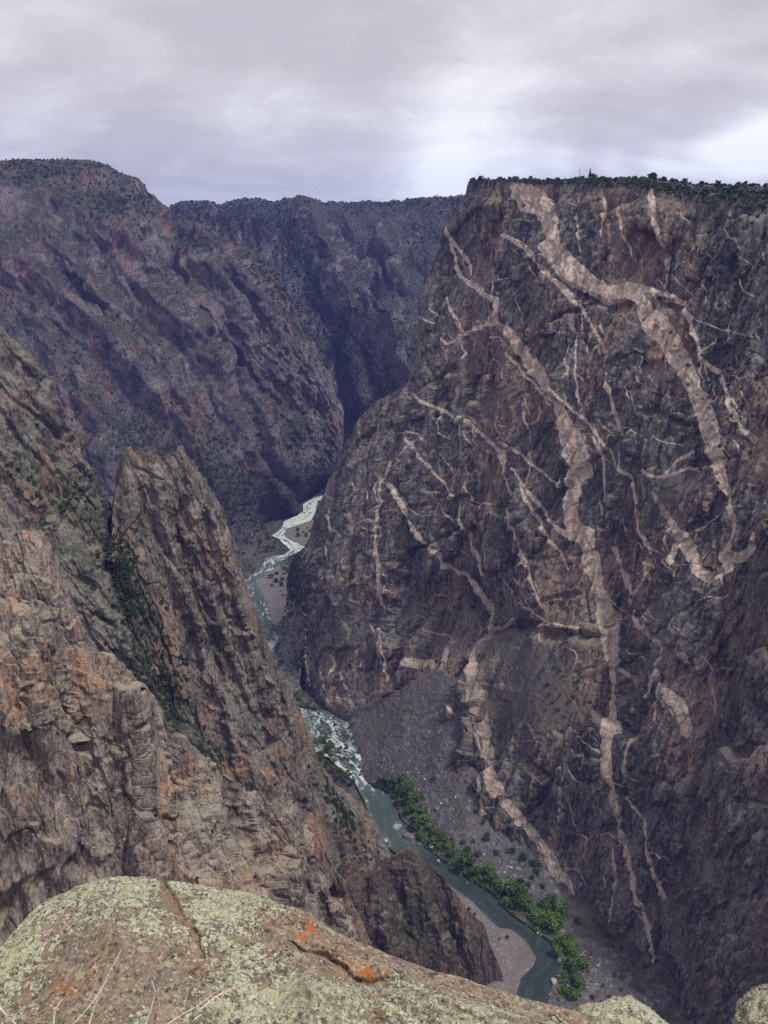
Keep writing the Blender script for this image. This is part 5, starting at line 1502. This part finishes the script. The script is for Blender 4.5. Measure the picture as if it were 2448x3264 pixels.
# left bank bushes by the rapids and below
for (x, y, r, dk) in [(690, 1915, 40, 0), (740, 1900, 40, 0), (780, 1930, 36, 0), (760, 1970, 36, 0), (790, 2010, 34, 0), (810, 2045, 30, 0), (720, 2000, 36, 1), (700, 2040, 40, 1), (750, 2060, 40, 1), (800, 2090, 36, 1), (850, 2130, 40, 1), (820, 2160, 36, 1), (900, 2160, 36, 1), (930, 2190, 30, 1), (905, 1740, 26, 1), (930, 1790, 30, 0), (960, 1800, 28, 1), (750, 1755, 20, 1)]:
    p = Z5((x, y + r * .4, 0))
    w = at_z(p[0], p[1], RIVER_Z + 2.0)
    plant('shrub' if dk else 'tree', w, r / 2.212 * .33, ('dark' if dk else 'bright') + ' green bush at the edge of the white rapids', 'bush', ('dark' if dk else 'bright') + ' bushes by the rapids', name='bush')
# few plants on the gravel bar
for x, y, r in [(1155, 1620, 22), (1085, 1635, 16), (1195, 1730, 12), (865, 1420, 26), (810, 1375, 22)]:
    p = Z9(x, y + 6)
    plant('shrub', at_z(p[0], p[1], RIVER_Z + 1.6), r / 2.765 * .24, 'small grey-green shrub growing alone on the grey gravel bar', 'shrub', 'shrubs on the gravel bar')

# ------------------------------------------------------------------ boulders
def boulder_mesh(seed, n=3):
    import bmesh
    bm = bmesh.new()
    bmesh.ops.create_icosphere(bm, subdivisions=n, radius=1)
    rg = np.random.default_rng(seed)
    pl = [(lambda v: v / np.linalg.norm(v))(rg.normal(size=3)) for _ in range(9)]
    of = rg.uniform(.55, .9, 9)
    co = np.array([v.co for v in bm.verts])
    for p, o_ in zip(pl, of):
        d = co @ p - o_
        co = co - np.clip(d, 0, None)[:, None] * p * .92
    co *= (1 + .08 * fbm(co * 2.5, 3, seed))[:, None]
    for v, c in zip(bm.verts, co): v.co = c
    me = bpy.data.meshes.new('boulder')
    bm.to_mesh(me); bm.free()
    return me


BM = {}
for mk_, m in (('dark', M_bdark), ('mid', M_bold), ('pale', M_bpale)):
    BM[mk_] = []
    for i in range(4):
        me = boulder_mesh(200 + i + len(mk_) * 10, 2)
        me.materials.append(m)
        BM[mk_].append(me)


def boulder(w, s, tone, label, group=None, flat=.7, cat='boulder'):
    o = bpy.data.objects.new('boulder', random.choice(BM[tone]))
    COL.objects.link(o)
    o.location = Vector(w)
    o.rotation_euler = (random.uniform(-.3, .3), random.uniform(-.3, .3), random.uniform(0, 6.28))
    o.scale = (s * random.uniform(.8, 1.4), s * random.uniform(.8, 1.3), s * flat)
    tag(o, label, cat, group)
    return o


rb = np.random.default_rng(8)
n = 0
while n < 150:
    x, y = rb.uniform(560, 1030), rb.uniform(1660, 2170)
    # inside the rapids band
    c = np.interp(y, [1660, 1760, 1900, 2000, 2170], [640, 760, 850, 900, 960])
    wdt = np.interp(y, [1660, 1760, 1900, 2000, 2170], [70, 130, 120, 90, 60])
    if abs(x - c) > wdt: continue
    p = Z5((x, y, 0))
    boulder(at_z(p[0], p[1], RIVER_Z + .1), rb.uniform(.9, 2.8), 'dark', 'dark wet boulder in the white rapids', 'boulders in the rapids')
    n += 1
for k in range(14):
    x, y = rb.uniform(590, 660), rb.uniform(235, 330)
    p = Z5((x, y, 0))
    boulder(at_z(p[0], p[1], RIVER_Z), rb.uniform(1.2, 2.6), 'dark', 'dark boulder in the far white water of the upper river', 'boulders in the upper river')
for k in range(60):
    i = rb.integers(6, 18)
    f = rb.random()
    a, b = bankR[i], bankR[i + 1]
    px, py = a[0] + (b[0] - a[0]) * f, a[1] + (b[1] - a[1]) * f
    pale = rb.random() < .7
    boulder(at_z(px + rb.uniform(-2, 9), py + rb.uniform(-4, 5), RIVER_Z + .8), rb.uniform(.5, 1.7), 'pale' if pale else 'mid', ('pale' if pale else 'brown') + ' rock along the right waterline of the lower river', ('pale' if pale else 'brown') + ' rocks along the waterline')
for x, y, s, tone, lab in [(490, 820, 4.6, 'pale', 'large pale boulder on the bank beside the row of riverside trees'), (500, 905, 2.6, 'pale', 'pale boulder half in the water downstream of the large pale boulder'), (545, 945, 2.0, 'pale', 'small white boulder standing in the green water'),
                           (280, 730, 8.0, 'mid', 'flat brown rock slab jutting into the river below the rapids'), (185, 645, 6.0, 'pale', 'tan rock shelf at the left river edge above the flat slab'), (320, 790, 5.0, 'mid', 'tan shelf rock just under the flat brown slab'),
                           (735, 885, 2.2, 'pale', 'pale rock beside the trees at the narrow bank'), (1185, 1005, 2.6, 'pale', 'lone whitish boulder on the brown scree among the bushes'), (800, 1140, 1.6, 'mid', 'small rock breaking the water in mid river'), (1635, 1830, 6.4, 'mid', 'big rounded boulder at the waterline inside the bend by the trees'),
                           (1570, 2010, 4.0, 'pale', 'pale boulder in the water near the bottom of the picture'), (530, 490, 3.0, 'mid', 'dark blocky boulder on the upper rubble'), (570, 440, 2.0, 'pale', 'bright rock on the upper rubble slope'), (425, 230, 2.2, 'pale', 'pale block high on the rubble above the tree row')]:
    p = Z9(x, y + 4)
    if scx.min() < p[0] and x > 420 and (x, y) not in [(545, 945), (800, 1140), (1570, 2010), (1635, 1830)]:
        w = on_scree(*p)
    else:
        w = at_z(p[0], p[1], RIVER_Z + .3)
    boulder(w, s * .8, tone, lab)
# scree blocks
n = 0
while n < 150:
    i, j = rb.integers(30, 300), rb.integers(60, 590)
    w = scree[i, j]
    x, y = project(w)
    if rb.random() > np.clip((y - 2330) / 150, .08, 1): continue
    pale = rb.random() < .45
    boulder(w, rb.uniform(.5, 1.5) * (1.5 if rb.random() < .1 else 1), 'pale' if pale else 'mid', ('pale' if pale else 'brownish') + ' block lying on the scree slope', ('pale' if pale else 'brownish') + ' blocks on the scree')
    n += 1


def rubble(name, sheet, n, label, seed):
    rg = np.random.default_rng(seed)
    idx = rg.integers(0, sheet.shape[0] * sheet.shape[1], n)
    C = sheet.reshape(-1, 3)[idx]
    base = np.array([(1, 0, 0), (-1, 0, 0), (0, 1, 0), (0, -1, 0), (0, 0, 1), (0, 0, -1)], float)
    F0 = np.array([(0, 2, 4), (2, 1, 4), (1, 3, 4), (3, 0, 4), (2, 0, 5), (1, 2, 5), (3, 1, 5), (0, 3, 5)])
    s = rg.uniform(.3, .95, n) * (1 + (rg.random(n) < .06) * .8)
    V = base[None] * rg.uniform(.55, 1.2, (n, 6, 1)) + rg.normal(size=(n, 6, 3)) * .22
    a = rg.uniform(0, 6.28, n)
    ca, sa = np.cos(a), np.sin(a)
    V = np.stack([V[..., 0] * ca[:, None] - V[..., 1] * sa[:, None], V[..., 0] * sa[:, None] + V[..., 1] * ca[:, None], V[..., 2] * .8], -1)
    V = V * s[:, None, None] + C[:, None]
    F = (F0[None] + (np.arange(n) * 6)[:, None, None]).reshape(-1, 3)
    me = bpy.data.meshes.new(name)
    V = V.reshape(-1, 3)
    me.vertices.add(len(V)); me.vertices.foreach_set('co', V.astype(np.float32).ravel())
    me.loops.add(F.size); me.loops.foreach_set('vertex_index', np.ascontiguousarray(F, dtype=np.int32).ravel())
    me.polygons.add(len(F)); me.polygons.foreach_set('loop_start', np.arange(0, F.size, 3, dtype=np.int32))
    me.update(calc_edges=True)
    me.materials.append(M_scree)
    o = bpy.data.objects.new(name, me); COL.objects.link(o)
    tag(o, label, 'rubble', kind='stuff')


rubble('rubble', scree[10:330, 40:], 14000, 'small grey rubble strewn over the scree fan', 4)

# leaning slab left of the pinnacle
w = at_y(415, 1660, 560)
V = np.array([(x, y, z) for z in (-1, 1) for (x, y) in ((-1, -.5), (-.8, .45), (.1, .6), (.9, .5), (1, -.3), (.2, -.55))], float)
V *= np.array([9.5, 4.0, 2.2])
V += RNG.normal(size=V.shape) * .5
F = [tuple(range(5, -1, -1)), tuple(range(6, 12))] + [(i, (i + 1) % 6, 6 + (i + 1) % 6, 6 + i) for i in range(6)]
me_o = poly_mesh('rock_slab', V, F, M_pin)
me_o.location = Vector(w)
me_o.rotation_euler = (math.radians(75), math.radians(-48), math.radians(0))
tag(me_o, 'grey tilted slab wedged in the notch left of the pinnacle', 'rock slab')

# ------------------------------------------------------------------ sky, light, haze
SUN_EL, SUN_AZ = math.radians(62), math.radians(122)   # azimuth measured from +Y toward +X
w = bpy.data.worlds.new('World')
SC.world = w
w.use_nodes = True
nt = w.node_tree
nt.nodes.clear()
t = NT.__new__(NT)
t.t = nt
out = t.n('ShaderNodeOutputWorld')
bg = t.n('ShaderNodeBackground')
bg.inputs['Strength'].default_value = .1
sky = t.n('ShaderNodeTexSky')
sky.sky_type = 'NISHITA'
sky.sun_disc = False
sky.sun_elevation = SUN_EL
sky.sun_rotation = SUN_AZ
tc = t.n('ShaderNodeTexCoord').outputs['Generated']
sep = t.n('ShaderNodeSeparateXYZ')
nt.links.new(tc, sep.inputs[0])
den = t.math('ADD', t.math('MAXIMUM', sep.outputs[2], 0.0), .42)
cmb = t.n('ShaderNodeCombineXYZ')
t.set(cmb, 0, t.math('DIVIDE', sep.outputs[0], den))
t.set(cmb, 1, t.math('DIVIDE', sep.outputs[1], den))
cp = cmb.outputs[0]
n1 = t.noise(t.map(cp, (1.3, 1.9, 1), (2.3, 1.1, 0)), 1, 6, .5, .25)
n2 = t.noise(t.map(cp, (3.4, 5.0, 1), (7.3, 3.1, 0)), 1, 8, .62, .5)
n3 = t.noise(t.map(cp, (9, 13, 1), (1.3, 8.1, 0)), 1, 6, .65, .4)
v = t.math('ADD', t.math('MULTIPLY', n1, .75), t.math('ADD', t.math('MULTIPLY', n2, .45), t.math('MULTIPLY', n3, .08)))
v = t.math('SUBTRACT', v, .14)


def blob(x, y, kx):
    d = rays(x, y); d = d / np.linalg.norm(d)
    nd = t.n('ShaderNodeVectorMath', operation='DOT_PRODUCT')
    nt.links.new(tc, nd.inputs[0])
    nd.inputs[1].default_value = tuple(d)
    return t.math('POWER', t.math('MAXIMUM', nd.outputs['Value'], 0.0), kx)


for x, y, k, a in [(1500, 340, 300, .1), (1750, 60, 120, .08), (2200, 60, 150, .06), (1420, 570, 900, .34), (1650, 540, 1500, .2), (2450, 490, 1800, .45), (2350, 505, 3000, .35), (2230, 520, 3000, .3), (2100, 525, 3500, .3), (1950, 535, 3500, .3), (1800, 540, 3500, .25), (2300, 360, 170, -.24), (1800, 440, 300, -.2), (600, 250, 60, -.09), (150, 280, 80, -.05), (100, 480, 500, .12), (1100, 250, 150, -.05), (700, 60, 90, -.03), (1180, 330, 250, -.06), (800, 330, 200, .05)]:
    v = t.math('ADD', v, t.math('MULTIPLY', blob(x, y, k), a * .8))
cc = t.ramp(v, [(.38, (2.85, 2.8, 3.08)), (.5, (3.45, 3.41, 3.72)), (.6, (4.2, 4.2, 4.5)), (.76, (5.4, 5.45, 5.5))])
hz = t.step(sep.outputs[2], .0, .16)
low = t.mix(hz, (.88, .92, 1.0), (1., 1., 1.))
cc = t.mix(1.0, cc, low, 'MULTIPLY')
gap = t.math('MULTIPLY', t.step(t.math('SUBTRACT', 1.0, v), .56, .72), .05)
col = t.mix(gap, cc, sky.outputs[0])
below = t.step(sep.outputs[2], -.2, -.02)
col = t.mix(below, t.mix(1.0, col, (.35, .35, .4), 'MULTIPLY'), col)
nt.links.new(col, bg.inputs[0])
nt.links.new(bg.outputs[0], out.inputs[0])

sl = bpy.data.lights.new('sun', 'SUN')
sl.energy = 1.5
sl.angle = math.radians(10)
sl.color = (1, .96, .9)
so = bpy.data.objects.new('sun', sl)
COL.objects.link(so)
sd = Vector((math.sin(SUN_AZ) * math.cos(SUN_EL), math.cos(SUN_AZ) * math.cos(SUN_EL), math.sin(SUN_EL)))
so.rotation_euler = sd.to_track_quat('Z', 'Y').to_euler()

# haze: one closed box round camera and canyon
def haze():
    x0, x1, y0, y1, z0, z1 = -2850, 2850, -850, 4650, RIVER_Z - 4.5, 185
    V = [(x, y, z) for z in (z0, z1) for (x, y) in ((x0, y0), (x1, y0), (x1, y1), (x0, y1))]
    F = [(3, 2, 1, 0), (4, 5, 6, 7), (0, 1, 5, 4), (1, 2, 6, 5), (2, 3, 7, 6), (3, 0, 4, 7)]
    m = bpy.data.materials.new('haze_air')
    m.use_nodes = True
    n = m.node_tree.nodes
    n.clear()
    pv = n.new('ShaderNodeVolumePrincipled')
    pv.inputs['Color'].default_value = (.26, .31, 1.0, 1)
    pv.inputs['Density'].default_value = .000055
    pv.inputs['Anisotropy'].default_value = .0
    o = n.new('ShaderNodeOutputMaterial')
    m.node_tree.links.new(pv.outputs[0], o.inputs['Volume'])
    ob = poly_mesh('haze', V, F, m)
    tag(ob, 'thin blue haze filling the canyon', 'haze', kind='stuff')


haze()

SC.view_settings.view_transform = 'Standard'
SC.view_settings.look = 'None'
SC.view_settings.exposure = 1.0
SC.view_settings.gamma = 1.0
cy = SC.cycles
cy.max_bounces = 5
cy.diffuse_bounces = 3
cy.glossy_bounces = 2
cy.transmission_bounces = 2
cy.volume_bounces = 1
cy.use_denoising = False
cy.sample_clamp_indirect = 6
